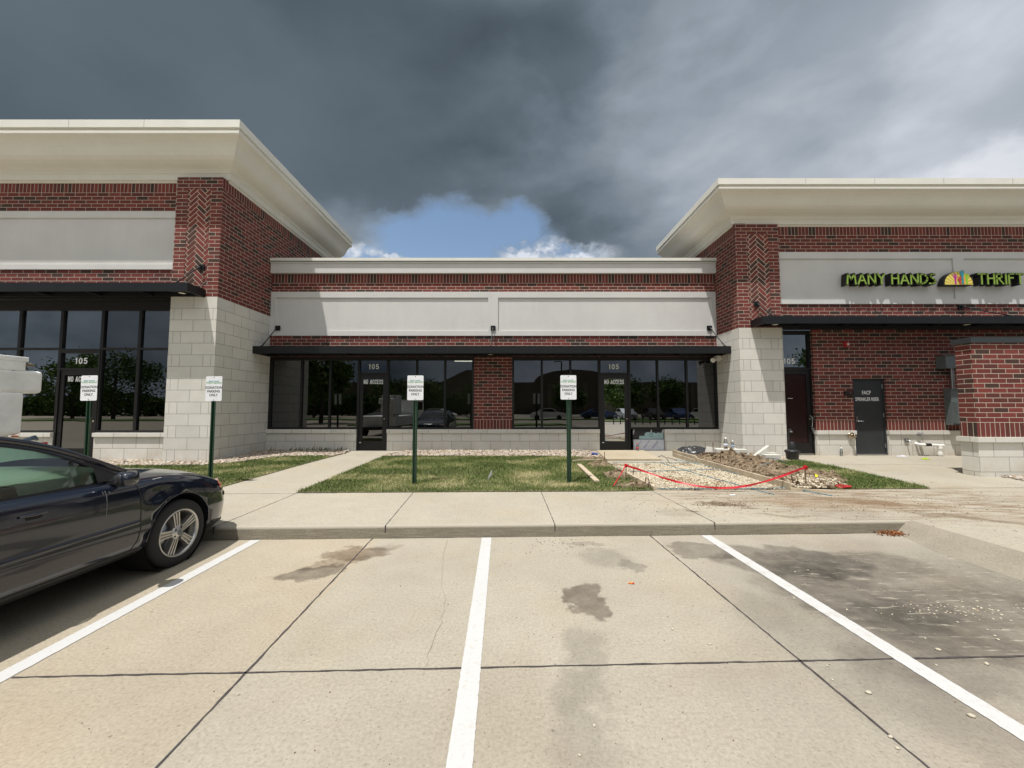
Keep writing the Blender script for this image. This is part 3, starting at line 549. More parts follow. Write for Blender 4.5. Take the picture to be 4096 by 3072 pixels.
# --- canopies
def canopy(x0, x1, yf, yb, z0, z1, lights, rods, seams=()):
    m = MB(); m.box(x0, x1, yf, yf+.05, z0, z1); m.box(x0, x0+.05, yf+.05, yb, z0, z1); m.box(x1-.05, x1, yf+.05, yb, z0, z1)
    m.box(x0+.05, x1-.05, yf+.05, yb, z1-.06, z1-.02); 
    m.box(x0+.05, x1-.05, yb-.06, yb, z0+.02, z1-.06)
    n = max(2, int((x1-x0)/1.2))
    for i in range(1, n): xx = x0+(x1-x0)*i/n; m.box(xx-.02, xx+.02, yf+.05, yb-.06, z0+.03, z1-.06)
    c = m.build('canopy', M_black, B)
    for s_ in seams: MB().box(s_-.003, s_+.003, yf-.002, yf, z0+.002, z1).build('seam', M_grey, c)
    for lx, ly in lights:
        MB().lathe([(.0, -.03), (.085, -.03), (.085, 0), (.13, 0), (.13, .02)], (lx, ly, z0+.055), n=20).build('downlight', M_black, c); MB().lathe([(0, 0), (.07, 0)], (lx, ly, z0+.022), n=20).build('lens', M_can, c)
    for (ax, az_, ay, bx, by) in rods:
        t = MB(); t.box(ax-.075, ax+.075, ay-.03, ay, az_-.075, az_+.075); t.box(ax-.012, ax+.012, ay-.07, ay-.025, az_-.03, az_+.03)
        a = Vector((ax, ay-.06, az_)); b_ = Vector((bx, by, z1+.02)); t.tube([a, b_], .014, 6); t.tube([a.lerp(b_, .8), b_], .02, 6); t.tube([a, a.lerp(b_, .12)], .02, 6); t.box(bx-.02, bx+.02, by-.02, by+.02, z1-.01, z1+.05)
        t.build('tie_rod', M_black, c)
    return c
canopy(XL+.004, XR-.004, 11.30, C, 3.19, 3.405, [(-.66, 11.75)], [(-7.42, 4.10, C-.03, -7.54, 11.5), (-.60, 4.10, C-.03, -.65, 11.5), (6.25, 4.10, C-.03, 6.42, 11.5)], (-5.8, -1.9, 1.0, 4.05))
# --- storefront windows
def win(x0, x1, z0, z1, y, gl, bars=(), fw=.032, label=None):
    m = MB(); g_ = .0005; d_ = .11
    m.box(x0+g_, x0+fw, y, y+d_, z0, z1); m.box(x1-fw, x1-g_, y, y+d_, z0, z1); m.box(x0+fw, x1-fw, y, y+d_, z0, z0+.06); m.box(x0+fw, x1-fw, y, y+d_, z1-.115, z1)
    for b_ in bars: m.box(x0+fw, x1-fw, y, y+d_, b_-.028, b_+.028)
    w_ = m.build('window', M_frame, B)
    zs = [z0+.06]+[q for b_ in bars for q in (b_-.028, b_+.028)]+[z1-.115]
    for i in range(0, len(zs), 2): MB().box(x0+fw-.005, x1-fw+.005, y+.045, y+.053, zs[i]-.005, zs[i+1]+.005).build('pane', gl, w_, uv=False)
    return w_
def door(x0, x1, z0, zt, z1, y, gl, txt=True, glt=M_glass, hx=1, numx=None, filmd=False):
    fw = .045; d_ = .11; m = MB(); m.box(x0+.0005, x0+fw, y-.01, y+d_, z0, z1); m.box(x1-fw, x1-.0005, y-.01, y+d_, z0, z1); m.box(x0+fw, x1-fw, y-.01, y+d_, z1-.115, z1); m.box(x0+fw, x1-fw, y-.01, y+d_, zt, zt+.055)
    fr = m.build('door_frame', M_frame, B)
    MB().box(x0+fw-.005, x1-fw+.005, y+.045, y+.053, zt+.05, z1-.11).build('pane', glt, fr, uv=False)
    a, b_ = x0+fw+.006, x1-fw-.006; st = .105; m = MB(); m.box(a, a+st, y+.012, y+.06, z0+.015, zt-.004); m.box(b_-st, b_, y+.012, y+.06, z0+.015, zt-.004); m.box(a+st, b_-st, y+.012, y+.06, z0+.015, z0+.30); m.box(a+st, b_-st, y+.012, y+.06, zt-.13, zt-.004)
    dr = m.build('door', M_frame, B)
    MB().box(a+st-.004, b_-st+.004, y+.034, y+.042, z0+.29, zt-.125).build('glass', gl, dr, uv=False)
    MB().lathe([(0, -.02), (.018, -.02), (.022, 0)], ((b_-.045) if hx > 0 else (a+.045), y+.012, z0+1.0), 'y', 14).build('lock', M_chrome, dr)
    MB().box(a+.02, a+.07, y+.004, y+.012, z0+.25, z0+.27).build('label', M_white, dr)
    MB().box(x0+fw, x1-fw, y-.01, y+.1, z0-.02, z0+.012).build('threshold', M_steel, fr)
    glyphs('105', .165, ((x0+x1)/2+(numx or 0), y+.040, zt+.25), M_white, fr, 'numerals', .175, .34, 1.3)
    if txt: glyphs('NO ACCESS', .145, ((a+b_)/2, y+.030, zt-.235), M_white, dr, 'lettering', .145, .25, .97)
    return fr, dr
Yg = C+.03; gz0 = .235
for i in (0, 1, 2): win(xm[i], xm[i+1], zS, zH, Yg, M_glass)
for i in (4, 5, 6): win(xm[i], xm[i+1], zS, zH, Yg, M_glassc)
for i in (0, 1, 2, 4, 5, 6): win(xn[i], xn[i+1], zS, zH, Yg, M_glass)
door(xm[3], xm[4], gz0, Kz(2.66), zH, Yg, M_glass); door(xn[3], xn[4], gz0, Kz(2.66), zH, Yg, M_mirror)
for a, b_, q in ((xm[0]-.05, xm[0], 0), (xm[7], xm[7]+.04, .02), (xn[0]-.04, xn[0], .02), (xn[7], XR, 0)): MB().box(a, b_, Yg-q, Yg+.1, zS, zH).build('window_frame', M_frame, B)
MB().box(XL, XR, Yg, Yg+.1, zH-.001, zH+.05).build('window_frame', M_frame, B) if False else None
# exposed wall beside the second door
e = thing('exposed_wall_patch', 'torn black membrane, blue foam and silver wrapped board at the gap beside the right door', 'wall patch', (4.3, C+.1, .24))
MB().box(3.79, 4.775, C+.095, C+.118, .60, zS-.005).build('membrane', M_mem, e)
zz_ = [(4.0, .60), (4.765, .60), (4.765, .775), (4.70, .80), (4.66, .785), (4.6, .805), (4.54, .77), (4.48, .80), (4.42, .80), (4.36, .81), (4.30, .815), (4.24, .81), (4.18, .77), (4.17, .69), (4.10, .70), (4.01, .695)]
MB().prism(zz_, lambda x, z: (x, C+.095, z), lambda x, z: (x, C+.088, z)).build('foam_board', M_foam, e)
MB().box(3.79, 4.775, C+.062, C+.094, .26, .585).build('wrapped_board', M_wrap, e)
for x, s_ in ((3.95, 'BUILDING WRAP'), (4.2, 'BUILDING WRAP'), (4.47, 'BUILDING WRAP')): text(s_, .035, (x+.02, C+.061, .43), M_bink, e, 'print', .001, .8, .01, R(52))
for x in (3.83, 4.38, 4.74): MB().rbox((x, C+.092, .82), (.035, .004, .14), (0, R(12), 0)).build('tape_strip', M_wrap, e)
MB().tube([(4.38+.05*math.sin(q), C+.085, .72-.06*math.cos(q)) for q in [i*.6 for i in range(11)]], .006, 5).build('wire', M_box, e)
MB().box(3.79, 4.775, C+.0, C+.06, .14, .255).build('footing', M_cutstone, e)
m = MB(); m.box(3.775, 3.788, C, C+.12, .2, zS); m.build('frame_edge', M_frame, e)

# --- interior
m = MB(); m.box(XL, XR, C+5.5, C+5.6, .2, 4); m.box(XL, XR, C+.16, C+5.5, 3.6, 3.7); m.box(XL, XR, C+.16, C+5.5, .15, .22); m.build('interior_wall', M_wallin, B, uv=False)
for q in ((xm[4]-.06, xm[4]-.02, C+.2, C+5.5, .22, 3.6), (xm[7]+.2, xm[7]+.25, C+.2, C+5.5, .22, 3.6), (XL, xm[4]-.06, C+.6, C+.64, .22, 3.6), (.1, XR, C+.9, C+.94, .22, 3.6)): MB().box(*q).build('blackout_partition', M_dark, B, uv=False)  # dark partitions added close behind the glass so those windows look black
for (x, y) in ((-2.6, 14.2), (-2.0, 15.2), (-1.85, 16.2)):
    t = thing('ceiling_light', 'long ceiling light panel seen through the clear window, '+{14.2: 'nearest the glass', 15.2: 'middle of the three', 16.2: 'deepest in the room'}[y], 'ceiling light', (x, y, 3.55), 'ceiling lights inside the shop')
    MB().box(x-.6, x+.6, y-.15, y+.15, 3.55, 3.60).build('housing', M_white, t); MB().box(x-.57, x+.57, y-.13, y+.13, 3.54, 3.549).build('diffuser', M_lite, t)
m = MB(); m.box(xm[4]+.06, xm[4]+.15, C+.5, C+.8, .22, 2.3); m.tube([(xm[4]+.1, C+.6, 2.3), (xm[4]+.3, C+.6, 2.25)], .06, 10); tag(m.build('display_post', M_wallin, None, loc=(xm[4]+.1, C+.65, .22)), 'pale grey post inside the shop beside the first door', 'post')
for i, x in enumerate((-3.62, -3.30, -3.05, -2.72, -2.35, -1.95)):
    t = thing('folding_chair', 'black folding chair with pale metal frame inside the window, '+('first', 'second', 'third', 'fourth', 'fifth', 'sixth')[i]+' from the door', 'chair', (x, C+.7, .22), 'black chairs standing behind the shop window')
    MB().rbox((x, C+.78, 1.08), (.34, .03, .34), (R(-12), 0, 0)).build('backrest', M_plast, t); MB().rbox((x, C+.55, .68), (.36, .38, .03)).build('seat', M_plast, t)
    for s_ in (-1, 1): MB().tube([(x+s_*.18, C+.35, .22), (x+s_*.18, C+.72, .95), (x+s_*.17, C+.82, 1.22), (x+s_*.13, C+.83, 1.26)], .011, 6).build('frame', M_steel, t); MB().tube([(x+s_*.17, C+.8, .22), (x+s_*.17, C+.5, .68)], .011, 6).build('leg', M_steel, t)

# --- cornice sweep
def cornice(xc, yw, x_far, y_far, zb, zs, side):   # side +1: corner at right end of a wall that runs left
    pr = [(.0, -.02), (.03, 0), (.03, .035), (.075, .04), (.085, .20), (.115, .21), (.12, .29), (.15, .305), (.20, .31), (.30, .335), (.40, .385), (.475, .455), (.525, .54), (.565, .63), (.62, .71), (.70, .775), (.775, .81), (.79, .83), (.79, .90), (.76, .905), (.76, .965)]
    def row(o, z): return [(x_far, yw-o, zb+z*zs), (xc+side*o, yw-o, zb+z*zs), (xc+side*o, y_far, zb+z*zs)]
    m = MB(); n = len(pr); R_ = [row(*p) for p in pr]
    for i in range(n-1):
        for j in range(2):
            a, b_, c_, d_ = R_[i][j], R_[i][j+1], R_[i+1][j+1], R_[i+1][j]; sm = 7 < i < 16
            m.add([a, b_, c_, d_], [(0, 1, 2, 3) if side > 0 else (3, 2, 1, 0)], 0, sm)
    # end cap at the far end of the side run
    ec = [(xc+side*o, y_far, zb+z*zs) for o, z in pr]+[(xc, y_far, zb+.965*zs)]; m.add(ec, [tuple(range(len(ec)))]); 
    co = m.build('cornice', M_trim, B, uv=False)
    t0, t1, o = zb+.965*zs, zb+1.165*zs, .81; m = MB()
    def seg_(x0, x1, y0, y1): m.box(min(x0, x1), max(x0, x1), y0, y1, t0, t1)
    seg_(x_far, xc+side*o, yw-o, yw-o+.5); seg_(xc+side*(o-.5), xc+side*o, yw-o+.5, y_far+.01); m.build('coping', M_coping, co)
    for q in range(1, 8): xx = xc-side*q*1.9+side*.3; MB().box(xx-.003, xx+.003, yw-o-.0015, yw-o, t0, t1).build('seam', M_box, co)
    MB().box(min(x_far, xc), max(x_far, xc), yw+.3, y_far, t0-.4, t0-.3).build('roof', M_grey, co)
# herringbone infill
def herring(x0, x1, z0, z1, y, name='herringbone_panel'):
    bm = bmesh.new(); L, W_ = .295, .0925; s = .1016*1.02; rl = bm.faces.layers.float.new('rnd'); c45 = math.sqrt(.5); cx, cz = (x0+x1)/2, (z0+z1)/2
    for i in range(-30, 31):
        for j in range(-30, 31):
            # 3:1 herringbone in rotated frame: cell offset
            for kind in (0, 1):
                if kind == 0: px, pz = i*s+j*3*s, i*s-j*3*s; r = (px, pz, px+3*s, pz+s)
                else: px, pz = i*s+j*3*s, i*s-j*3*s; r = (px-s, pz, px, pz+3*s)
                a0, b0, a1, b1 = r; g_ = .0085
                pts = [(a0+g_, b0+g_), (a1-g_, b0+g_), (a1-g_, b1-g_), (a0+g_, b1-g_)]
                q = [(cx+(a-b_)*c45, cz-(a+b_)*c45) for a, b_ in pts]
                if max(p[0] for p in q) < x0 or min(p[0] for p in q) > x1 or max(p[1] for p in q) < z0 or min(p[1] for p in q) > z1: continue
                f = bm.faces.new([bm.verts.new((p[0], y-.004, p[1])) for p in q]); f[rl] = random.random()
    for co, no in (((x0, 0, 0), (-1, 0, 0)), ((x1, 0, 0), (1, 0, 0)), ((0, 0, z0), (0, 0, -1)), ((0, 0, z1), (0, 0, 1))):
        bmesh.ops.bisect_plane(bm, geom=bm.verts[:]+bm.edges[:]+bm.faces[:], plane_co=co, plane_no=no, clear_outer=True)
    for f in bm.faces:
        if f.normal.y > 0: f.normal_flip()
    me = bpy.data.meshes.new(name); bm.to_mesh(me); bm.free()
    me.materials.append(M_hbrick); o = bpy.data.objects.new(name, me); COL.objects.link(o); attach(o, B)
    MB().box(x0, x1, y, y+.02, z0, z1).build('mortar', M_mortar, o); return o
M_hbrick = attr_mat('herringbone_brick', [(0, (.165, .040, .034)), (.35, (.205, .050, .042)), (.6, (.13, .038, .033)), (.85, (.075, .038, .031)), (1, (.055, .034, .030))], .85); M_mortar = simple('mortar', (.55, .47, .38), .95, var=.1, scale=10)
def pier(x0, x1, y, zst, ztop, hx0, hx1, hz0, hz1, yw):
    wall('block_pier', [(x0, x1, y, yw+.3, -.1, zst)], M_stoneT, (x0, zst-.3048*16)); d_ = .03
    m = MB(); m.box(x0, hx0, y, yw+.3, zst, ztop); m.box(hx1, x1, y, yw+.3, zst, ztop); m.box(hx0, hx1, y, yw+.3, zst, hz0); m.box(hx0, hx1, y, yw+.3, hz1, ztop); m.box(hx0, hx1, y+d_, yw+.3, hz0, hz1)
    m.build('brick_pier', M_brick, B, (x0+.01, zst)); herring(hx0, hx1, hz0, hz1, y+d_-.021)
# left wing
LW = 10.1; LX = -7.68
pier(-8.895, LX, 9.88, 4.475, 7.70, -8.585, -7.985, 4.78, 7.385, LW)
def sidewall(xa, ya, xb, yb, zst, ztop, zsold, y_far, s):
    # side wall seen obliquely; block below, brick above
    m = MB(); m.hexa([(xa, ya, -.1), (xb, yb, -.1), (xb-s*.3, yb, -.1), (xa-s*.3, ya, -.1)], [(xa, ya, zst), (xb, yb, zst), (xb-s*.3, yb, zst), (xa-s*.3, ya, zst)]); m.build('block_side_wall', M_stone, B, (ya, zst-.3048*16))
    m = MB(); 
    for a, b_, c_, d_ in ((xa, ya, xb, yb), (xb, yb, xb, y_far)): m.hexa([(a, b_, zst), (c_, d_, zst), (c_-s*.3, d_, zst), (a-s*.3, b_, zst)], [(a, b_, zsold), (c_, d_, zsold), (c_-s*.3, d_, zsold), (a-s*.3, b_, zsold)])
    m.build('brick_side_wall', M_brick, B, (ya, zst))
    m = MB()
    for a, b_, c_, d_ in ((xa, ya, xb, yb), (xb, yb, xb, y_far)): m.hexa([(a, b_, zsold), (c_, d_, zsold), (c_-s*.3, d_, zsold), (a-s*.3, b_, zsold)], [(a, b_, ztop), (c_, d_, ztop), (c_-s*.3, d_, ztop), (a-s*.3, b_, ztop)])
    m.build('brick_side_wall', M_sold, B, (ya, zsold))
sidewall(LX+.002, 9.885, LX+.002, C+.3, 4.475, 7.70, 7.40, 16.1, 1)
wall('brick_wall', [(-16, -8.895, LW, LW+.3, 6.87, 7.40)], M_brick, (.05, 7.40-.1016*8)); wall('brick_wall', [(-16, -8.895, LW-.003, LW+.3, 7.40, 7.70)], M_sold, (.05, 7.40))
wall('brick_wall', [(-16, -8.895, LW, LW+.3, 4.5, 5.274)], M_brick, (.02, 5.274-.1016*12))
panel(-16, -8.895, LW-.03, 5.274, 6.87, 5.41, 6.69, [(-15.6, -15.3)], -15.9, -8.896)
cornice(LX, LW, -16, 16.2, 7.68, 1., 1)
canopy(-16, -8.0, 9.32, 9.88, 4.455, 4.665, [(-8.35, 9.58)], [(-8.12, 5.25, 9.88, -8.5, 9.5)], (-10.1, -12.9))
MB().box(-16, -8.9, 9.88, LW+.05, 4.42, 4.50).build('soffit', M_black, B)
wall('base_wall', [(-16, -12.02, LW+.02, LW+.3, -.1, .83), (-10.93, -8.90, LW+.02, LW+.3, -.1, .83)], M_stone, (-8.9, .83-.3048*3)); m = MB(); m.box(-16, -12.02, LW-.03, LW+.16, .83, .93); m.box(-10.93, -8.90, LW-.03, LW+.16, .83, .93); m.build('window_sill', M_cap, B, (.3, 0))
lx = (-15.3, -14.2, -13.13, -12.02, -10.93, -9.93, -8.90)
for i in range(6):
    if i == 3: continue
    win(lx[i], lx[i+1], .93, 4.30, LW+.06, M_glassU if i < 3 else M_glass, (3.15,), .04)
fr, dr = door(lx[3], lx[4], .22, 2.58, 3.15, LW+.06, M_glass, True, M_glassU)
win(lx[3], lx[4], 3.09, 4.30, LW+.06, M_glassU, (), .04)
wall('window_frame', [(-16, -8.9, LW+.06, LW+.3, 4.3, 4.42)], M_frame)
m = MB(); m.box(-16, -8.9, LW+5, LW+5.1, .2, 4.4); m.box(-16, -8.9, LW+.3, LW+5, 4.42, 4.5); m.box(-16, -8.9, LW+.3, LW+5, .15, .21); m.build('interior_wall', M_wallin, B, uv=False); MB().box(-11.2, -9, LW+.8, LW+.85, .21, 4.4).build('blackout_partition', M_dark, B, uv=False)
# roller grille behind the left door and window
gr = thing('security_grille', 'fine pale mesh grille standing behind the far left door glass', 'grille', (-12.5, LW+.45, .21)); m = MB()
for i in range(34): x = -13.6+i*.085; m.box(x-.003, x+.003, LW+.45, LW+.456, .21, 2.2)
for i in range(24): z = .3+i*.08; m.box(-13.6, -10.75, LW+.449, LW+.455, z-.0025, z+.0025)
m.build('mesh', M_wrap, gr, uv=False); m = MB(); m.box(-13.6, -10.75, LW+.44, LW+.47, 1.9, 1.94); m.box(-12.75, -12.71, LW+.44, LW+.47, .21, 2.2); m.box(-10.95, -10.91, LW+.44, LW+.47, .21, 2.2); m.build('frame', M_pvc, gr, uv=False)
# right wing
RW = 11.05; RX = 6.49
pier(RX, 7.735, 10.9, 3.868, 6.925, 6.83, 7.44, 4.10, 6.615, RW)
sidewall(RX-.002, 10.905, RX-.002, C+.3, 3.868, 6.94, 6.64, 14.9, -1)
ZR = lambda z: 1.6+(z-1.6)*RW/11.0
wall('brick_wall', [(7.735, 22, RW, RW+.3, ZR(6.118), ZR(6.627))], M_brick, (.1, ZR(6.627)-.1016*8)); wall('brick_wall', [(7.735, 22, RW-.003, RW+.3, ZR(6.627), 6.94)], M_sold, (.1, ZR(6.627)))
panel(7.735, 22, RW-.03, ZR(4.581), ZR(6.118), ZR(4.727), ZR(5.921), [(12.90, 13.22), (18.5, 18.8)], 7.736, 21)
wall('brick_wall', [(7.735, 22, RW, RW+.3, 3.92, ZR(4.581))], M_brick, (.1, ZR(4.581)-.1016*12))
cornice(RX, RW, 22, 14.8, 6.92, .84, -1)
canopy(6.835, 22, 10.34, 10.9, 3.875, 4.075, [(7.35, 10.62), (12.7, 10.62)], [(7.02, 4.55, 10.9, 7.25, 10.5), (13.05, 4.5, RW, 13.9, 10.5)], (8.9, 13.1))
MB().box(7.735, 22, 10.9, RW+.05, 3.84, 3.92).build('soffit', M_black, B)
zb1 = ZR(.936); zb0 = ZR(.831); BX = 8.70; FD0, FD1 = 9.80, 10.75; FZ = ZR(2.42)
for (a, b_) in ((BX, FD0), (FD1, 22)):
    brickpier(a, b_, zb1, FZ, RW, 'brick_wall'); wall('base_wall', [(a, b_, RW, RW+.3, -.1, zb0)], M_stone, (a+.05, zb0-.3048*3)); wall('wall_cap', [(a-.01, b_+.01 if b_ < 20 else b_, RW-.045, RW+.2, zb0, zb1)], M_cap, (a, 0))
wall('brick_wall', [(BX, 22, RW, RW+.3, FZ, 3.84)], M_brick, (BX-.02, FZ-.1016*4))
door(7.735, BX, .26, ZR(2.686), 3.84, RW+.09, M_film, False, M_glassU, 1, -.12)
h_ = [c for c in B.children if c.name.startswith('door')][-1]
m = MB(); m.tube([(BX-.09, RW+.10, 1.03), (BX-.09, RW+.03, 1.05), (BX-.09, RW+.02, 1.3), (BX-.09, RW+.10, 1.36)], .012, 8); m.build('pull_handle', M_steel, h_); MB().box(8.0, 8.14, RW+.115, RW+.121, 1.85, 1.86).build('sticker', M_white, h_)
kl = thing('key_lock_box', 'small silver lock box hanging on the handle of the red film door', 'lock box', (BX-.085, RW+.04, .92)); MB().rbox((BX-.07, RW+.03, .93), (.07, .04, .13), (0, R(-15), 0)).build('case', M_steel, kl); MB().tube([(BX-.1, RW+.04, .99), (BX-.09, RW+.04, 1.05), (BX-.06, RW+.04, .99)], .007, 6).build('shackle', M_steel, kl)
# service door
m = MB(); m.box(FD0+.002, FD0+.05, RW+.05, RW+.2, .25, FZ-.002); m.box(FD1-.05, FD1-.002, RW+.05, RW+.2, .25, FZ-.002); m.box(FD0+.05, FD1-.05, RW+.05, RW+.2, FZ-.055, FZ-.002); fr2 = m.build('door_frame', M_grey, B)
m = MB(); m.box(FD0+.053, FD1-.053, RW+.07, RW+.12, .27, FZ-.058); d2 = m.build('service_door', M_grey, B); MB().box(FD0+.05, FD1-.05, RW+.04, RW+.15, .235, .265).build('threshold', M_steel, fr2)
for z in (2.2, 1.37, .5): MB().tube([(FD1-.055, RW+.055, z-.06), (FD1-.055, RW+.055, z+.06)], .012, 8).build('hinge', M_steel, d2)
m = MB(); m.box(FD0+.09, FD0+.15, RW+.055, RW+.07, 1.17, 1.34); m.build('lock_plate', M_steel, d2); m = MB(); m.tube([(FD0+.12, RW+.06, 1.2), (FD0+.12, RW+.01, 1.2), (FD0+.25, RW+.0, 1.2)], .013, 8); m.build('handle', M_steel, d2)
text('FACP', .11, ((FD0+FD1)/2-.03, RW+.069, 2.02), M_white, d2, 'lettering', .003, .72, .012); text('SPRINKLER RISER', .105, ((FD0+FD1)/2-.02, RW+.069, 1.83), M_white, d2, 'lettering', .003, .62, .010)
m = MB(); m.box(7.735, 8.7, RW+3, RW+3.1, .2, 3.8); m.build('interior_wall', M_dark, B, uv=False)

# ------------------------------------------------------------------ wall sign
sg = thing('shop_sign', 'raised green letters MANY HANDS THRIFT with a yellow half round emblem of coloured hands', 'sign', (12, 10.95, 5.1))
M_sgreen = simple('sign_green', (.23, .35, .05), .45, var=.05); M_sblack = simple('sign_return_black', (.006, .006, .007), .5, var=.1); M_syel = None
nt = mat('sunburst'); tcx = nt.new('ShaderNodeTexCoord').outputs['Object']; s_ = nt.new('ShaderNodeSeparateXYZ'); nt.set(s_.inputs[0], tcx)
ECX, ECZ = 12.83, 5.10
an = nt.math('ARCTAN2', nt.math('SUBTRACT', s_.outputs[2], ECZ-.02), nt.math('SUBTRACT', s_.outputs[0], ECX)); ry = nt.math('SINE', nt.math('MULTIPLY', an, 26)); c = nt.mix(nt.maprange(ry, -.4, .4), (.58, .42, .03), (.78, .66, .20)); P(nt, Base_Color=c, Roughness=.5); M_syel = nt.m
STR = {'M': (.27, [[(0, 0), (.03, 1), (.135, .45), (.24, 1), (.27, 0)]]), 'A': (.24, [[(0, 0), (.12, 1), (.24, 0)], [(.045, .33), (.195, .33)]]), 'N': (.22, [[(0, 0), (0, 1), (.22, 0), (.22, 1)]]), 'Y': (.22, [[(0, 1), (.11, .48), (.22, 1)], [(.11, .48), (.11, 0)]]), 'H': (.2, [[(0, 0), (0, 1)], [(.2, 0), (.2, 1)], [(0, .55), (.2, .55)]]),
       'D': (.22, [[(0, 0), (0, 1), (.12, .93), (.20, .72), (.22, .45), (.17, .18), (.08, .03), (0, 0)]]), 'S': (.17, [[(.16, .96), (.08, 1), (.01, .85), (.03, .68), (.13, .45), (.17, .25), (.13, .07), (.05, 0), (-.02, .04)]]), 'T': (.22, [[(0, 1), (.22, 1)], [(.11, 1), (.11, 0)]]),
       'R': (.2, [[(0, 0), (0, 1), (.12, .98), (.18, .82), (.15, .62), (0, .5)], [(.06, .52), (.2, 0)]]), 'I': (.02, [[(.01, 0), (.01, 1)]]), 'F': (.16, [[(0, 0), (0, 1), (.16, 1)], [(0, .6), (.13, .6)]]), 'K': (.2, [[(0, 0), (0, 1)], [(.18, 1), (0, .5), (.2, 0)]]), 'E': (.16, [[(.16, 0), (0, 0), (0, 1), (.16, 1)], [(0, .5), (.13, .5)]])}
def stroke(m, pts, w_, y0, y1, mi):
    for a, b_ in zip(pts, pts[1:]):
        dx, dz = b_[0]-a[0], b_[1]-a[1]; L = math.hypot(dx, dz); ux, uz = dx/L*w_*.42, dz/L*w_*.42; nx, nz = -dz/L*w_/2, dx/L*w_/2
        q = [(a[0]-ux+nx, a[1]-uz+nz), (a[0]-ux-nx, a[1]-uz-nz), (b_[0]+ux-nx, b_[1]+uz-nz), (b_[0]+ux+nx, b_[1]+uz+nz)]
        m.prism(q, lambda x, z: (x, y0, z), lambda x, z: (x, y1, z), mi)
def letters(word, x0, z0, h, w_, kx):
    x = x0
    for ch in word:
        wd, st = STR[ch]; sc_ = h/.30*kx
        bl = MB(); gr_ = MB()
        for p in st:
            pp = [(x+a*sc_, z0+b_*h) for a, b_ in p]; stroke(bl, pp, w_+.022, 10.86, 11.03, 0); stroke(gr_, pp, w_, 10.848+random.random()*.001, 10.8595, 0)
        lo = bl.build('letter', M_sblack, sg, uv=False); gr_.build('letter_face', M_sgreen, lo, uv=False); x += (wd+.085)*sc_
    return x
letters('MANY', 9.63, 5.135, .290, .040, .93); letters('HANDS', 10.92, 5.135, .290, .040, .93); letters('THRIFT', 13.40, 5.135, .290, .040, .93); letters('MARKET', 15.2, 5.135, .290, .040, .93)
def halfdisc(r, rz, y, n=24): return [(ECX+r*math.cos(math.pi*i/n), ECZ+rz*math.sin(math.pi*i/n)) for i in range(n+1)]
MB().prism(halfdisc(.42, .40, 0), lambda x, z: (x, 10.86, z), lambda x, z: (x, 11.03, z)).build('emblem_case', M_sblack, sg, uv=False)
em = MB().prism(halfdisc(.40, .385, 0), lambda x, z: (x, 10.848, z+.01), lambda x, z: (x, 10.8595, z+.01)).build('emblem', M_syel, sg, uv=False)
HC = {'magenta': (.42, .02, .28), 'red': (.52, .05, .05), 'teal': (.02, .27, .36), 'orange': (.72, .36, .04), 'lime': (.28, .52, .03)}
for k, (nm, hx, hz, sc_, an_) in enumerate([('magenta', -.105, .20, 1., 4), ('lime', .235, .19, 1., -4), ('orange', .14, .14, .85, 0), ('red', .02, .13, .85, 5), ('teal', .095, .29, 1.05, 0)]):
    m = MB(); y0 = 10.846-.004*k; y1 = y0+.0035; cx_, cz_ = ECX+hx, ECZ+hz
    def L2(a, b_): ca, sa = math.cos(R(an_)), math.sin(R(an_)); return (cx_+(a*ca-b_*sa)*sc_, cz_+(a*sa+b_*ca)*sc_)
    pal = [(-.028, -.02), (-.024, -(cz_-ECZ-.02)/sc_), (.024, -(cz_-ECZ-.02)/sc_), (.028, -.02), (.036, .03), (.02, .052), (-.02, .052), (-.036, .03)]
    m.prism([L2(*p) for p in pal], lambda x, z: (x, y0, z), lambda x, z: (x, y1, z))
    for fx, fz, tx, tz in ((-.028, .03, -.062, .10), (-.011, .045, -.022, .128), (.009, .045, .018, .130), (.026, .035, .052, .108), (-.03, -.0, -.075, .045) if hx > 0 else (.03, 0, .07, .045)): stroke(m, [L2(fx, fz), L2(tx, tz)], .019*sc_, y0-.0005, y1-.0005, 0)
    m.build('hand_'+nm, simple('hand_'+nm, HC[nm], .5, var=0), em, uv=False)

# ------------------------------------------------------------------ low brick wall at the right
LWX, LWY = 9.62, 8.0; t = thing('low_brick_wall', 'free standing red brick screen wall with dark metal cap and block base at right edge', 'wall', (12, 8.13, .2))
MB().box(LWX, 20, LWY, LWY+.3, .8+.3048*.33+.0, 2.92).build('brick', M_brick, t, (LWX-.05, 1.285-.1016*2)) if False else None
MB().box(LWX, 20, LWY, LWY+.30, 1.285, 2.945).build('brick', M_brick, t, (LWX-.08, 1.285)); MB().box(LWX, 20, LWY, LWY+.30, .98, 1.285).build('soldier_course', M_sold, t, (LWX-.03, .98))
MB().box(LWX-.05, 20, LWY-.05, LWY+.35, .88, .98).build('block_cap', M_cap, t, (LWX, 0)); MB().box(LWX-.005, 20, LWY-.005, LWY+.305, -.1, .88).build('block_base', M_stone, t, (LWX-.0, .88-.3048*3))
MB().box(LWX-.04, 20, LWY-.04, LWY+.34, 2.945, 3.06).build('metal_cap', simple('slate_metal', (.032, .037, .040), .4, var=.1), t)

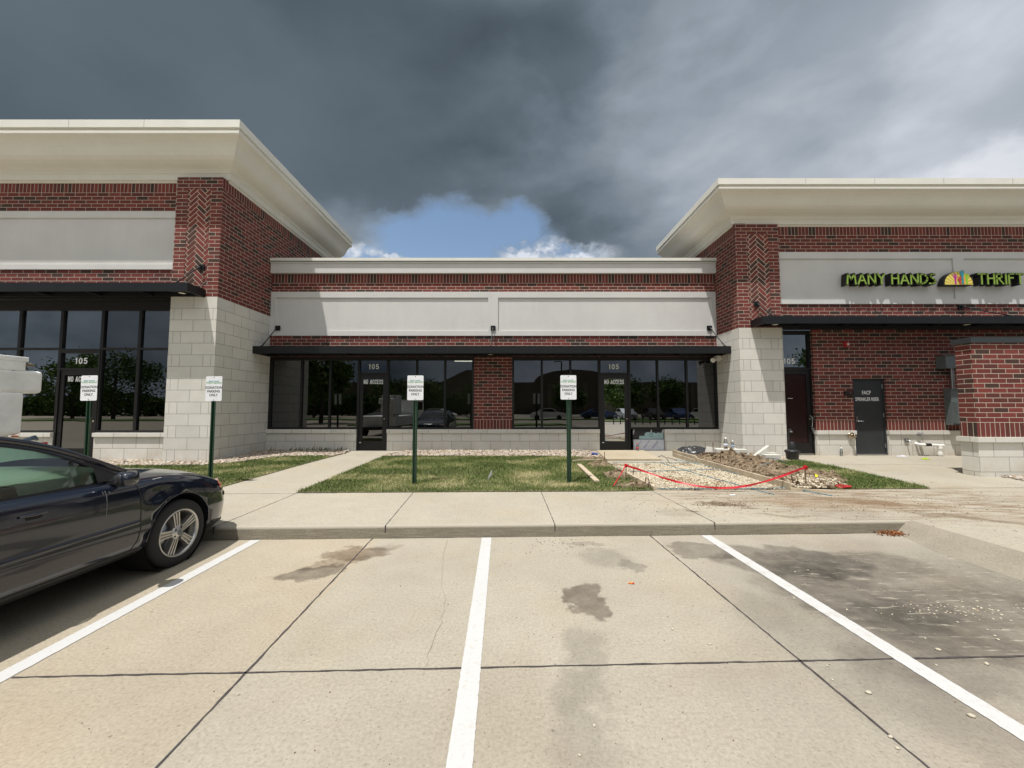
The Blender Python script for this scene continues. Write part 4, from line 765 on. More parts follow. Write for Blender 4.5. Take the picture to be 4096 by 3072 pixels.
# ------------------------------------------------------------------ wall mounted things (right wing)
def onY(x, y, D): d = ray(x, y); k = D/d[1]; return Vector((d[0]*k, D, CAMH+d[2]*k))
p = onY(2996+778/2.011, 1200+358/2.011, RW); t = thing('fire_horn_strobe', 'red fire alarm horn strobe high on the brick wall left of the service door', 'fire alarm', (p.x, RW, p.z))
MB().box(p.x-.07, p.x+.07, RW-.05, RW, p.z-.075, p.z+.075).build('housing', M_red, t); MB().box(p.x-.005, p.x+.04, RW-.075, RW-.05, p.z-.03, p.z+.03).build('strobe_lens', M_pvc, t); MB().box(p.x-.055, p.x+.055, RW-.058, RW-.05, p.z-.065, p.z-.045).build('grille', M_red, t)
p = onY(2996+797/2.011, 1200+750/2.011, RW); t = thing('access_keypad', 'small black keypad box on the brick beside the service door', 'keypad', (p.x, RW, p.z))
MB().box(p.x-.125, p.x+.125, RW-.06, RW, p.z-.055, p.z+.055).build('case', M_plast, t); MB().box(p.x-.03, p.x+.05, RW-.063, RW-.06, p.z-.02, p.z+.035).build('screen', M_ink, t); MB().lathe([(0, -.012), (.012, -.012), (.014, 0)], (p.x+.02, RW-.06, p.z+.02), 'y', 10).build('button', M_red, t)
p = onY(2996+812/2.011, 1200+1090/2.011, RW); t = thing('fire_hose_inlet', 'round brass fire department connection on the block base left of the service door', 'hose inlet', (p.x, RW, p.z))
MB().lathe([(0, -.02), (.085, -.02), (.095, -.005), (.095, 0)], (p.x, RW-.045, p.z), 'y', 24).build('flange', M_chrome, t); m = MB(); m.lathe([(0, -.13), (.035, -.13), (.042, -.12), (.042, -.02)], (p.x+.01, RW-.045, p.z), 'y', 18); m.lathe([(.05, -.10), (.055, -.09), (.05, -.075), (.042, -.07)], (p.x+.01, RW-.045, p.z), 'y', 18); m.build('coupling', M_chrome, t)
p = onY(2996+1262/2.011, 1200+1127/2.011, RW); t = thing('hose_bib', 'small metal water tap box low on the block base right of the service door', 'tap', (p.x, RW, p.z)); MB().box(p.x-.06, p.x+.06, RW-.03, RW, p.z-.05, p.z+.05).build('box', M_steel, t); MB().tube([(p.x, RW, p.z), (p.x, RW-.10, p.z-.01), (p.x+.01, RW-.12, p.z-.05)], .016, 8).build('spout', M_steel, t)
p = onY(2996+1350/2.011, 1200+1082/2.011, RW); m = MB(); m.tube([(p.x, RW, p.z+.03), (p.x, RW-.08, p.z+.01), (p.x+.02, RW-.15, p.z-.01)], [.05, .045, .05], 12); tag(m.build('drain_spout', M_steel, None, loc=(p.x, RW, p.z)), 'grey downspout nozzle under the block cap right of the service door', 'drain')
# meter boxes
def GG(x, y): return (3400+x/3.016, 1350+y/3.016)
a = onY(*GG(1085, 225), RW-.12); b_ = onY(*GG(1285, 372), RW-.12); t = thing('junction_box', 'grey metal junction box high on the brick wall beside the low wall', 'electrical box', (a.x+.3, RW, b_.z)); MB().box(a.x, a.x+.62, RW-.26, RW, b_.z, a.z-.02).build('case', M_box, t); MB().box(a.x-.015, a.x+.635, RW-.275, RW, a.z-.02, a.z).build('lid', M_box, t)
a2 = onY(*GG(1200, 630), RW-.15); b2_ = onY(*GG(1235, 1055), RW-.15); t = thing('meter_cabinet', 'tall grey electrical cabinet half hidden behind the low brick wall', 'electrical box', (a2.x+.3, RW, b2_.z)); MB().box(a2.x, a2.x+.7, RW-.18, RW, b2_.z, a2.z).build('case', M_box, t); m = MB(); m.box(a2.x+.02, a2.x+.22, RW-.30, RW-.18, a2.z-.95, a2.z-.35); m.build('meter_cover', M_box, t)
MB().box(a2.x-.03, a2.x+.73, RW-.20, RW, a2.z, a2.z+.025).build('lid', M_box, t)
t2 = tag(MB().tube([(a2.x+.16, RW-.10, a2.z), (a2.x+.16, RW-.10, b_.z)], .045, 14).build('conduit', M_steel, None, loc=(a2.x+.16, RW-.1, a2.z)), 'vertical grey conduit joining the two electrical boxes', 'conduit')
# pvc pipe on the wall foot
q1 = onY(*GG(845, 1292), RW-.12); q2 = onY(*GG(1130, 1305), RW-.12); q3 = onY(*GG(1090, 1435), RW-.12)
t = thing('drain_pipe', 'white plastic pipe running along the block base with one short leg down', 'pipe', (q2.x, RW-.12, .22)); MB().tube([(q1.x, RW, q1.z+.02), (q1.x+.02, RW-.10, q1.z), (q1.x+.15, RW-.12, q1.z-.005), (q2.x, RW-.12, q2.z)], .036, 12).build('pipe', M_pvc, t); MB().tube([(q3.x, RW-.12, .22), (q3.x, RW-.12, q2.z)], .05, 12).build('leg', M_pvc, t)
for z in (.26, .42): MB().tube([(q3.x, RW-.12, z), (q3.x, RW-.12, z+.06)], .062, 12).build('collar', M_pvc, t)
MB().tube([(q1.x+.14, RW-.12, q1.z-.004), (q1.x+.30, RW-.12, q1.z-.006)], .041, 12).build('black_wrap', M_plast, t)
# flood light under canopy
p = onY(2400+1610/3.318, 1350+275/3.318, 11.85); t = thing('flood_light', 'white twin flood light fixed to the block pier below the canopy end', 'lamp', (6.48, 11.85, p.z)); MB().lathe([(0, 0), (.06, 0), (.06, -.05), (0, -.05)], (6.485, 11.85, p.z), 'x', 16).build('mount', M_pvc, t); MB().box(6.30, 6.44, 11.78, 11.92, p.z-.08, p.z+.07).build('box', M_pvc, t); MB().tube([(6.33, 11.85, p.z-.01), (6.22, 11.78, p.z-.05), (6.16, 11.74, p.z-.08)], [.03, .055, .075], 12).build('lamp_head', M_pvc, t)

# ------------------------------------------------------------------ sign posts
nt = mat('green_post'); tcx = nt.new('ShaderNodeTexCoord').outputs['Object']; s_ = nt.new('ShaderNodeSeparateXYZ'); nt.set(s_.inputs[0], tcx)
mz = nt.math('SUBTRACT', nt.math('MODULO', nt.math('ADD', s_.outputs[2], 10.), .0254), .0127); rr = nt.math('SQRT', nt.math('ADD', nt.math('POWER', mz, 2), nt.math('POWER', s_.outputs[0], 2)))
c = nt.mix(nt.math('LESS_THAN', rr, .0055), (.008, .040, .018), (.22, .24, .21)); P(nt, Base_Color=c, Roughness=.45); M_post = nt.m
def sign_post(X, Y, ztop, label, lean=0.):
    t = thing('parking_sign', label, 'sign', (X, Y, gz(X, Y)), 'donation parking signs on green posts'); g_ = gz(X, Y)
    m = MB(); pr = [(-.042, .0), (-.042, -.004), (-.022, -.004), (-.016, .024), (.016, .024), (.022, -.004), (.042, -.004), (.042, 0), (.026, 0), (.019, .028), (-.019, .028), (-.026, 0)]
    m.prism(pr, lambda x, y: (x, y, -.05), lambda x, y: (x, y, ztop-g_-.01)); o = m.build('post', M_post, None, uv=False); o.parent = t
    w2, z0, z1, r_ = .152, ztop-.465-g_, ztop-g_, .02; pl = []
    for cx_, cz_, a0 in ((w2-r_, z1-r_, 0), (-w2+r_, z1-r_, 90), (-w2+r_, z0+r_, 180), (w2-r_, z0+r_, 270)): pl += [(cx_+r_*math.cos(R(a0+q)), cz_+r_*math.sin(R(a0+q))) for q in (0, 30, 60, 90)]
    pn = MB().prism(pl, lambda x, z: (x, -.009, z), lambda x, z: (x, -.005, z)).build('sign_plate', M_signw, None, uv=False); pn.parent = t
    zc = (z0+z1)/2
    for s_, h_, z_, mt_, xs_, bo in (('MANY HANDS', .024, .137, M_tealink, .9, .012), ('THRIFT MARKET', .028, .106, M_grnink, 1.02, .012), ('DONATION', .047, .02, M_ink, .92, .022), ('PARKING', .047, -.05, M_ink, .92, .022), ('ONLY', .047, -.12, M_ink, .92, .022)):
        q = text(s_, h_, (0, -.0093, zc+z_), mt_, None, 'lettering', .001, xs_, bo); q.parent = pn
    for z_ in (z0+.02, z1-.02): q = MB().lathe([(0, -.014), (.007, -.013), (.008, -.009)], (0, 0, z_), 'y', 8).build('bolt', M_ink, None, uv=False); q.parent = pn
    t.rotation_euler = (0, R(lean), 0); return t
p = onY(368, 1502, 7.1); sign_post(p.x, 7.1, p.z, 'white donation parking sign on a green post, directly behind the dark car roof', -1.)
p = onY(861, 1505, 7.2); sign_post(p.x, 7.2, p.z, 'white donation parking sign on a green post before the corner of the left block pier', -.3)
p = onY(1664, 1502, 7.25); sign_post(p.x, 7.25, p.z, 'white donation parking sign on a green post in the lawn, near the small white flag', -.2)
p = onY(2273, 1501, 7.35); sign_post(p.x, 7.35, p.z, 'white donation parking sign on a green post in the lawn, beside the loose timber board'.replace(' in the lawn', ''), 0)
exec_end = 0

# ------------------------------------------------------------------ dug up ground and formwork
def heap(poly, hf, name, label, res=.045):
    P_ = np.array(poly); lo, hi = P_.min(0), P_.max(0); nx, ny = int((hi[0]-lo[0])/res)+1, int((hi[1]-lo[1])/res)+1; V = []; idx = {}; Fs = []
    for i in range(nx):
        for j in range(ny):
            x, y = lo[0]+i*res, lo[1]+j*res
            if inside((x, y), poly): idx[(i, j)] = len(V); V.append((x+random.uniform(-.01, .01), y+random.uniform(-.01, .01), gz(x, y)+.004+max(0.003, hf(x, y))))
    for (i, j) in idx:
        q = [(i, j), (i+1, j), (i+1, j+1), (i, j+1)]
        if all(k in idx for k in q): Fs.append(tuple(idx[k] for k in q))
    m = MB(); m.add(V, Fs, 0, False); o = m.build(name, M_dirt, None, uv=False); tag(o, label, 'soil', None, 'stuff'); return o
def nz(x, y, s): return noise.fractal(Vector((x*s, y*s, 1.7)), .8, 2.1, 5)
DM = [G(*p) for p in [(2705, 1818), (2790, 1817), (2880, 1820), (3010, 1822), (3085, 1846), (3140, 1868), (3230, 1885), (3335, 1897), (3390, 1930), (3335, 1957), (3165, 1957), (2960, 1898), (2785, 1846)]]
pk = [(G(2925, 1850), .30, .42, .34), (G(3010, 1862), .24, .45, .26), (G(3085, 1890), .12, .4, .25), (G(3290, 1948), .10, .22, .12), (G(3180, 1890), .09, .35, .16), (G(2850, 1836), .10, .3, .3)]
def hD(x, y): return sum(.70*h*math.exp(-((x-c[0])/rx)**2-((y-c[1])/ry)**2) for c, h, rx, ry in pk)*(1+.8*nz(x, y, 4.5))+.06*max(0, nz(x, y, 9))+.03*max(0, nz(x, y, 17))+.012
heap(DM, hD, 'dirt_mound', 'heap of dug up brown soil and turf clods right of the form boards', .035)
DL = [G(*p) for p in [(2300, 1838), (2350, 1822), (2410, 1830), (2445, 1862), (2505, 1898), (2612, 1960), (2480, 1960), (2432, 1925), (2400, 1890), (2330, 1868)]]
pkl = [(G(2375, 1838), .07, .35, .15), (G(2400, 1862), .08, .25, .2), (G(2460, 1905), .11, .22, .18), (G(2540, 1945), .09, .3, .10)]
def hL(x, y): return sum(h*math.exp(-((x-c[0])/rx)**2-((y-c[1])/ry)**2) for c, h, rx, ry in pkl)*(1+.6*nz(x, y, 5))+.03*max(0, nz(x, y, 9))
heap(DL, hL, 'dirt_mound', 'low strip of dug up brown soil between the lawn and the gravel pad', .035)
cl = [p for p in scatter(DM, 900)]
o = stones('soil_clods', np.array(cl), lambda x, y: gz(x, y)+hD(x, y)+.01, .010, .055, M_dirt, (JV, JF), .8, False, .25); tag(o, 'loose clods of soil lying over the right hand heap', 'soil')
o = stones('soil_clods', scatter(DL, 220), lambda x, y: gz(x, y)+hL(x, y)+.008, .010, .035, M_dirt, (JV, JF), .8, False, .25); tag(o, 'loose clods of soil at the edge of the big lawn', 'soil')
GP = [G(*p) for p in [(2449, 1856), (2640, 1851), (2790, 1852), (2965, 1902), (3148, 1959), (2622, 1961)]]
tag(patch(GP, 'excavation_base', simple('damp_grit', (.34, .27, .18), .95, var=.3, scale=5), .006), kind='structure')
pts = scatter(GP, 9500); rb = np.array([min(1, max(0, random.random()*.86+(.45 if nz(x, y, 1.6) > .22 else 0))) for x, y in pts])
o = stones('gravel', pts, lambda x, y: gz(x, y)+.012+random.uniform(0, .010), .007, .019, M_lime, (JV, JF), .7, False, .15, rb=rb); tag(o, 'white crushed stone filling the pad behind the red tape', 'gravel')
GP2 = [G(*p) for p in [(3165, 1950), (3130, 1915), (3200, 1905), (3330, 1925), (3390, 1945), (3330, 1957), (3180, 1957)]]
o = stones('gravel', scatter(GP2, 620), lambda x, y: gz(x, y)+hD(x, y)+.012, .010, .028, M_lime, (JV, JF), .7, False, .15); tag(o, 'white crushed stone spilled around the yellow notice right of the boards', 'gravel')
GP3 = [G(*p) for p in [(3065, 1830), (3150, 1834), (3150, 1845), (3085, 1846)]]
o = stones('gravel', scatter(GP3, 160), lambda x, y: gz(x, y)+.012, .02, .045, M_pebble, (JV, JF)); tag(o, 'few river stones at the foot of the right block pier', 'gravel')
def plank(a, b_, w_, h_, name, label, z0=0., parent=None, zz0=None, cat='board', grp=None):
    a, b_ = Vector((*a, 0)), Vector((*b_, 0)); d = (b_-a).normalized(); n_ = Vector((-d.y, d.x, 0))*w_/2; v0 = gz(a.x, a.y)+z0; v1 = gz(b_.x, b_.y)+z0
    bt = [a-n_+Vector((0, 0, v0)), b_-n_+Vector((0, 0, v1)), b_+n_+Vector((0, 0, v1)), a+n_+Vector((0, 0, v0))]; m = MB(); m.hexa(bt, [p+Vector((0, 0, h_)) for p in bt])
    o = m.build(name, M_wood, None, loc=tuple(((a+b_)/2)+Vector((0, 0, v0)))); return tag(o, label, cat, grp)
gA, gB, gC = G(2693, 1823), G(2787, 1853), G(3162, 1962)
plank(gA, gB, .045, .17, 'form_board', 'short upper wooden form board nearest the block wall, right of the gravel pad')
plank(gB, gC, .042, .13, 'form_board', 'long wooden form board running from the wall boards down to the walk')
plank((gA[0]-.06, gA[1]-.14), (gB[0]-.07, gB[1]-.05), .03, .10, 'form_board', 'lower weathered board lying against the short upper form board')
plank(gC, G(3320, 1990) if False else (gC[0]+.45, gC[1]-.22), .04, .05, 'form_board', 'stub of form board ending on the walk', 0)
plank(G(2500, 1899), G(2619, 1962), .04, .07, 'form_board', 'left form board beside the low soil strip')
plank(G(2316, 1866), G(2388, 1936), .10, .035, 'loose_board', 'pale bare timber board lying loose on the lawn', .03)
plank(G(2290, 1850), G(2405, 1845), .05, .03, 'loose_board', 'thin pale batten lying at the left end of the door slab', .03)
# door slab
sp = [G(2424, 1853, .15), G(2638, 1852, .15)]; zsl = .265
m = MB(); bt = [(sp[0][0], 10.05, .1), (sp[1][0]+.03, 10.05, .1), (4.1, 12.08, .1), (2.62, 12.08, .1)]; m.hexa(bt, [(x, y, zsl) for x, y, z in bt]); tag(m.build('door_slab', concrete('slab_concrete', (.36, .31, .22), (.47, .41, .31)), None, uv=False), kind='structure')
# pins
def pin(x, y0, y1, label, lean=(0, 0), r=.009):
    b_ = G(x, y1); t_ = onY(x, y0, b_[1]); z0 = gz(*b_); m = MB(); m.tube([(b_[0], b_[1], z0-.02), (t_.x+lean[0], b_[1]+lean[1], t_.z)], r, 7); return tag(m.build('steel_pin', M_rust, None, loc=(b_[0], b_[1], z0)), label, 'stake', 'steel pins of the formwork'), Vector((t_.x+lean[0], b_[1]+lean[1], t_.z))
_, T1 = pin(2504, 1858, 1922, 'rusty steel pin holding the left end of the red tape')
pin(2530, 1868, 1914, 'rusty steel pin leaning just right of the left tape pin', (.03, 0)); pin(2578, 1908, 1945, 'rusty steel pin on the left board, third from the left', (.03, 0)); pin(2608, 1911, 1962, 'tall rusty steel pin at the front end of the left board', (-.07, 0)); pin(2593, 1931, 1953, 'shortest rusty pin by the front of the left board')
_, T2 = pin(3226, 1868, 1946, 'rusty steel pin holding the right end of the red tape', (-.03, 0)); pin(3176, 1898, 1947, 'bent rusty pin left of the right tape pin', (-.05, 0)); pin(2418, 1808, 1846, 'thin dark pin at the left corner of the door slab'); pin(2852, 1768, 1832, 'thin pin standing upright before the block wall by the black plastic'); pin(2854+28, 1816, 1860, 'short thin pin in the soil right of the black plastic')
for i, c_ in enumerate([[(2632, 1828), (2648, 1822), (2665, 1832), (2676, 1848), (2684, 1856)], [(2640, 1838), (2655, 1843), (2670, 1856)], [(2668, 1830), (2700, 1838), (2720, 1852)]]):
    m = MB(); pp = [onY(x, y, 10.25-.1*k) for k, (x, y) in enumerate(c_)]; m.tube(pp, .009, 6); tag(m.build('bent_wire', M_rust, None, loc=tuple(pp[0])), 'bent rusty bar at the right end of the door slab, '+('longest and uppermost', 'short lower one', 'rightmost')[i], 'bar', 'bent bars by the door slab')
# tape
tp = thing('barrier_tape', 'red plastic barrier tape sagging between two steel pins across the gravel pad', 'tape', (3.2, 7.3, .2))
fp = [(2504, 1862), (2550, 1876), (2600, 1893), (2650, 1910), (2700, 1925), (2760, 1939), (2820, 1948), (2880, 1952), (2940, 1950), (3000, 1941), (3060, 1926), (3120, 1907), (3180, 1884), (3222, 1870)]
pt = []; D_mid = lambda k: .5*(T1.y+T2.y)-6.72
for k, (x, y) in enumerate(fp):
    D_ = T1.y+(T2.y-T1.y)*k/(len(fp)-1)-(D_mid(k))*math.sin(math.pi*k/(len(fp)-1)); pt.append(onY(x, y, D_))
m = MB(); rows = []
for k in range((len(pt)-1)*4+1):
    i = min(k//4, len(pt)-2); f_ = k/4-i; p_ = pt[i].lerp(pt[i+1], f_); tw = .9+.55*math.sin(k*.55); hw = .010+.005*abs(math.sin(k*.23+.5)); rows.append([p_+Vector((0, math.cos(tw)*hw, math.sin(tw)*hw*.6+hw*.7)), p_, p_-Vector((0, math.cos(tw)*hw, math.sin(tw)*hw*.6+hw*.7))])
m.grid(rows); m.build('tape_run', M_tape, tp, uv=False)
q0 = Vector((*G(2454, 1952), .19)); m = MB(); m.tube([pt[0]+Vector((0, 0, .01)), pt[0].lerp(q0, .5)+Vector((0, 0, -.01)), q0], [.012, .009, .012], 6); m.rbox(pt[0], (.05, .05, .05), (.4, .3, .2)); m.rbox(pt[-1], (.06, .05, .06), (.4, .3, .2)); m.build('tape_knot', M_tape, tp, uv=False)
hp = G(3375, 1953); m = MB()
for i in range(9): a = random.uniform(0, 6.28); r1 = random.uniform(.05, .13); m.tube([(hp[0]+r1*math.cos(a+q)*1.5, hp[1]+r1*math.sin(a+q)*.8, gz(*hp)+.03+.02*math.sin(3*q+i)) for q in (0, .8, 1.6, 2.4)], .012, 5)
tag(m.build('tape_heap', M_tape, None, loc=(hp[0], hp[1], .18)), 'crumpled heap of red tape on the right tip of the soil', 'tape')
# cords
for k, (lab, c_, z_) in enumerate([('blue string line nearest the slab, crossing the gravel', [(2449, 1857), (2797, 1859)], .05), ('blue string line across the middle of the gravel pad', [(2520, 1893), (2700, 1889), (2865, 1884)], .04), ('blue string line along the edge of the walk', [(2628, 1960), (2900, 1961), (3150, 1958)], .03), ('blue string line running diagonally beside the long form board', [(2700, 1842), (2800, 1862), (3000, 1915), (3150, 1957), (3330, 1985)], .03), ('blue string line crossing the gravel diagonally onto the walk', [(2640, 1855), (2760, 1892), (2950, 1945), (3096, 1980)], .03)]):
    pp = [Vector((*G(*p), 0)) for p in c_]; pp = [Vector((p.x, p.y, gz(p.x, p.y)+z_*(.3 if p.y < back(p.x) else 1))) for p in pp]; tag(MB().tube(pp, .006, 5).build('string_line', M_blue, None, loc=tuple(pp[0])), lab, 'string', 'blue string lines over the gravel')
# hoses
for k, (lab, c_) in enumerate([('grey flexible conduit loop standing out of the soil', [(3031, 1905), (3027, 1888), (3035, 1868), (3055, 1856), (3078, 1854), (3090, 1862), (3085, 1872), (3100, 1880), (3118, 1880)]), ('long grey conduit arching over the top of the soil heap', [(3036, 1848), (3045, 1837), (3075, 1832), (3110, 1836), (3150, 1853)])]):
    pp = [onY(x, y, 8.9+.02*i) for i, (x, y) in enumerate(c_)] if k == 0 else [onY(x, y, 9.6-.03*i) for i, (x, y) in enumerate(c_)]; tag(MB().tube(pp, .012, 8).build('conduit', M_box, None, loc=tuple(pp[0])), lab, 'conduit')
# black plastic sheet
t0 = G(2785, 1818); m = MB(); rows = []
for i in range(41):
    row = []
    for j in range(25):
        u, v = i/40*2-1, j/24*2-1; e_ = max(0, 1-(abs(u)**2.4+abs(v)**2.4)); h_ = .24*e_**.5*(.8+.35*nz(u*1.5+3, v*1.5, 1.3)); row.append((t0[0]+u*.62+.02*nz(u, v, 5), 11.35+v*.33+.03*nz(u+2, v, 5), gz(t0[0], 11.3)+.0+h_+.03*nz(u*3, v*1.2, 3)*(h_ > .05)))
    rows.append(row)
m.grid(rows); tag(m.build('plastic_sheet', simple('black_sheet', (.035, .036, .038), .32, var=.2, scale=6), None, uv=False, loc=(t0[0], 11.35, .24)), 'crumpled black plastic sheet heaped against the block wall', 'sheet')
def cutblock(fx0, fy, c, dims, rot, label, mt=None, name='cut_block', bev=None):
    m = MB(); m.rbox(c, dims, rot); o = m.build(name, mt or M_cutstone, None, loc=(c[0], c[1], c[2]-dims[2]/2)); tag(o, label, 'block', 'cut blocks beside the right pier')
    b_ = o.modifiers.new('b', 'BEVEL'); b_.width = .008; b_.segments = 1; return o
z0 = gz(5.8, 10.7)
cutblock(0, 0, (5.80, 10.62, z0+.06), (.50, .34, .13), (0, 0, .1), 'lower broken grey block under the two bottles')
tb = cutblock(0, 0, (5.86, 10.62, z0+.19), (.62, .36, .12), (0, 0, -.12), 'upper clean white topped block carrying two bottles')
cutblock(0, 0, (5.55, 10.75, z0+.13), (.24, .30, .24), (0, R(20), .2), 'dark broken chunk left of the bottle block')
cutblock(0, 0, (6.30, 10.68, z0+.17), (.26, .2, .12), (0, 0, 0), 'small pale block just right of the bottle block')
cutblock(0, 0, (6.30, 10.70, z0+.055), (.36, .25, .10), (0, 0, .1), 'grey block under the small pale block')
cutblock(0, 0, (6.62, 10.35, z0+.16), (.60, .11, .10), (0, R(-33), .1), 'long grey cut piece leaning up to the right')
cutblock(0, 0, (6.80, 10.2, z0+.07), (.38, .22, .15), (0, 0, -.05), 'squat pale block right of the leaning piece')
cutblock(0, 0, (6.85, 10.36, z0+.17), (.36, .14, .035), (0, R(5), -.05), 'thin grey slab on the squat pale block')
cutblock(0, 0, (5.38, 10.55, z0+.10), (.38, .12, .12), (0, 0, .15), 'brown weathered block end beside the black plastic', M_rock)
def bottle(x, y, z, h, r, label, lab_c, liquid=None, name='drink_bottle', cap=M_white):
    t = thing(name, label, 'bottle', (x, y, z)); k = h/.25
    MB().lathe([(0, 0), (r*.9, 0), (r, .01), (r, .13*k), (r*.9, .15*k), (r*.95, .17*k), (r*.45, .215*k), (r*.4, .235*k), (0, .236*k)], (x, y, z), n=18).build('body', M_bottle, t, uv=False)
    MB().lathe([(r*1.01, .05*k), (r*1.02, .05*k), (r*1.02, .12*k), (r*1.01, .12*k)], (x, y, z), n=18).build('paper_label', lab_c, t, uv=False); MB().lathe([(0, .255*k), (r*.45, .25*k), (r*.45, .225*k)], (x, y, z), n=14).build('cap', cap, t, uv=False)
    if liquid: MB().lathe([(0, .004), (r*.93, .006), (r*.93, .055*k), (0, .055*k)], (x, y, z), n=18).build('drink', liquid, t, uv=False)
zt = z0+.25
bottle(5.83, 10.58, zt, .30, .05, 'large clear bottle with a little amber drink on the white topped block', M_wrap, simple('amber_drink', (.5, .22, .02), .2, var=0)); bottle(6.03, 10.60, zt-.0, .22, .034, 'small clear water bottle with blue label on the white topped block', simple('water_label', (.25, .33, .5), .5, var=0))
bx = G(2537, 1812); bottle(3.86, 11.93, zsl, .23, .036, 'small bottle with a red label on the slab beside the second door', M_red, None, cap=M_red)
b3 = G(3366, 1824); bottle(b3[0], b3[1], gz(*b3), .24, .034, 'empty clear bottle standing on the forecourt left of the service door', M_bottle)
cn = G(2378, 1824); t = thing('drink_can', 'crushed blue can lying at the corner of the gravel bed', 'can', (cn[0], cn[1], .24)); MB().tube([(cn[0]-.08, cn[1], .29), (cn[0], cn[1]-.02, .285), (cn[0]+.08, cn[1], .27)], [.04, .033, .04], 12).build('can_body', simple('can_blue', (.05, .07, .30), .35, metal=.3, var=.3, scale=30), t, uv=False)
# ash receptacle
ap = G(3170, 1838); z0a = gz(*ap); t = thing('smoking_receptacle', 'black plastic smoker post with round tub base beside the red film door', 'ash bin', (ap[0], ap[1], z0a)); MB().lathe([(0, 0), (.13, 0), (.135, .015), (.155, .18), (.175, .195), (.175, .225), (.16, .25), (.08, .265), (0, .265)], (ap[0], ap[1], z0a), n=28).build('tub_base', M_plast, t, uv=False)
MB().lathe([(.065, .26), (.07, .45), (.055, .465), (0, .465)], (ap[0]+.0, ap[1], z0a), n=20).build('neck', M_plast, t, uv=False); MB().tube([(ap[0]-.06, ap[1], z0a+.44), (ap[0]-.085, ap[1], z0a+.72), (ap[0]-.07, ap[1], z0a+.79), (ap[0]-.02, ap[1], z0a+.80), (ap[0]+.01, ap[1], z0a+.77)], .016, 8).build('handle_rod', M_plast, t, uv=False); MB().lathe([(0, .0), (.035, .01), (.035, .05), (0, .06)], (ap[0]-.01, ap[1], z0a+.70), n=12).build('cap', M_box, t, uv=False)
# small litter
def rag(fx, fy, w_, d_, h_, mt, name, label, cat):
    c_ = G(fx, fy); rows = [[(c_[0]+(i/10-.5)*w_*(1+.2*nz(i, j, .7)), c_[1]+(j/6-.5)*d_*(1+.3*nz(i, j+4, .6)), gz(*c_)+.006+h_*max(0, 1-((i/5-1)**2+(j/3-1)**2))*(.6+.6*abs(nz(i, j, .9)))) for j in range(7)] for i in range(11)]
    tag(MB().grid(rows).build(name, mt, None, uv=False, loc=(c_[0], c_[1], gz(*c_))), label, cat)
rag(3609, 1826, .33, .14, .03, M_wrap, 'paper_scrap', 'flattened white paper scrap on the forecourt before the block wall', 'paper'); rag(3702, 1838, .20, .12, .05, simple('work_glove', (.28, .38, .02), .8, var=.3, scale=30), 'work_glove', 'lime green work glove lying on the forecourt', 'glove')
rag(2930, 1981, .1, .04, .01, M_white, 'paper_scrap', 'tiny white scrap on the walk before the red tape', 'paper')
yp = onY(3275, 1916, 7.9); t = thing('yellow_notice', 'small yellow paper notice tilted on a wire stake in the soil', 'sign', (yp.x, 7.9, .2)); MB().rbox(yp, (.165, .004, .15), (R(-25), R(28), 0)).build('card', M_yellow, t); MB().tube([(yp.x+.02, 7.9, .2), (yp.x, 7.905, yp.z)], .003, 5).build('wire', M_rust, t)
for k in (-.03, -.01, .012, .035): text('-------' if False else 'NOTICE', .012, (yp.x+k*.45, 7.9-.006+.4*k*.46, yp.z+k), M_ink, t, 'print', .0005, 1.1, .0, R(-28))
fpz = G(1962, 1935); t = thing('marker_flag', 'small white marker flag on a thin wire in the middle of the lawn', 'flag', (fpz[0], fpz[1], .17)); zf = gz(*fpz); MB().tube([(fpz[0], fpz[1], zf), (fpz[0]+.015, fpz[1], zf+.20)], .0025, 5).build('wire', M_steel, t); 
m = MB(); X0 = fpz[0]; m.grid([[(X0+.015, fpz[1], zf+.25), (X0-.035, fpz[1]-.01, zf+.15), (X0-.06, fpz[1]-.015, zf+.07)], [(X0+.03, fpz[1]+.01, zf+.26), (X0+.022, fpz[1]+.012, zf+.16), (X0-.035, fpz[1]+.0, zf+.09)]]); m.build('flag_cloth', M_white, t)
rk = G(4062, 1900); m = MB(); V_ = IV.copy(); n_ = np.array([1+.25*noise.noise(Vector(v)*1.7)+.12*noise.noise(Vector(v)*4) for v in V_]); V_ = V_*n_[:, None]*np.array([.155, .12, .06]); m.add([(v[0]+rk[0], v[1]+rk[1], v[2]+.23) for v in V_], [tuple(f) for f in IF]); tag(m.build('boulder', M_rock, None, uv=False, loc=(rk[0], rk[1], .2)), 'flat brown rock on the stones before the low brick wall', 'rock')
lf = G(3550, 2130, 0); n = 420; p_ = rng.normal(0, 1, (n, 2))*np.array([.10, .045])+np.array([4.80, 4.95]); p_[:, 1] = np.minimum(p_[:, 1], 5.0); V = np.zeros((n, 4, 3))
for i in range(n):
    a = rng.uniform(0, 6.28); s_ = rng.uniform(.006, .016); b_ = np.array([math.cos(a), math.sin(a), rng.normal(0, .4)])*s_; c_ = np.array([-math.sin(a), math.cos(a), rng.normal(0, .4)])*s_*.6; o_ = np.array([p_[i, 0], p_[i, 1], rng.uniform(.004, .035)]); V[i] = [o_-b_, o_-c_, o_+b_, o_+c_]
lm = attr_mat('dead_leaves', [(0, (.10, .03, .012)), (.5, (.20, .065, .02)), (.85, (.33, .13, .04)), (1, (.45, .25, .12))]); o = mesh_np('dead_leaves', V.reshape(-1, 3), np.arange(4*n).reshape(n, 4), rng.uniform(0, 1, n), lm); tag(o, 'pile of dry brown leaves in the gutter at the end of the curb', 'leaves', None, 'stuff')
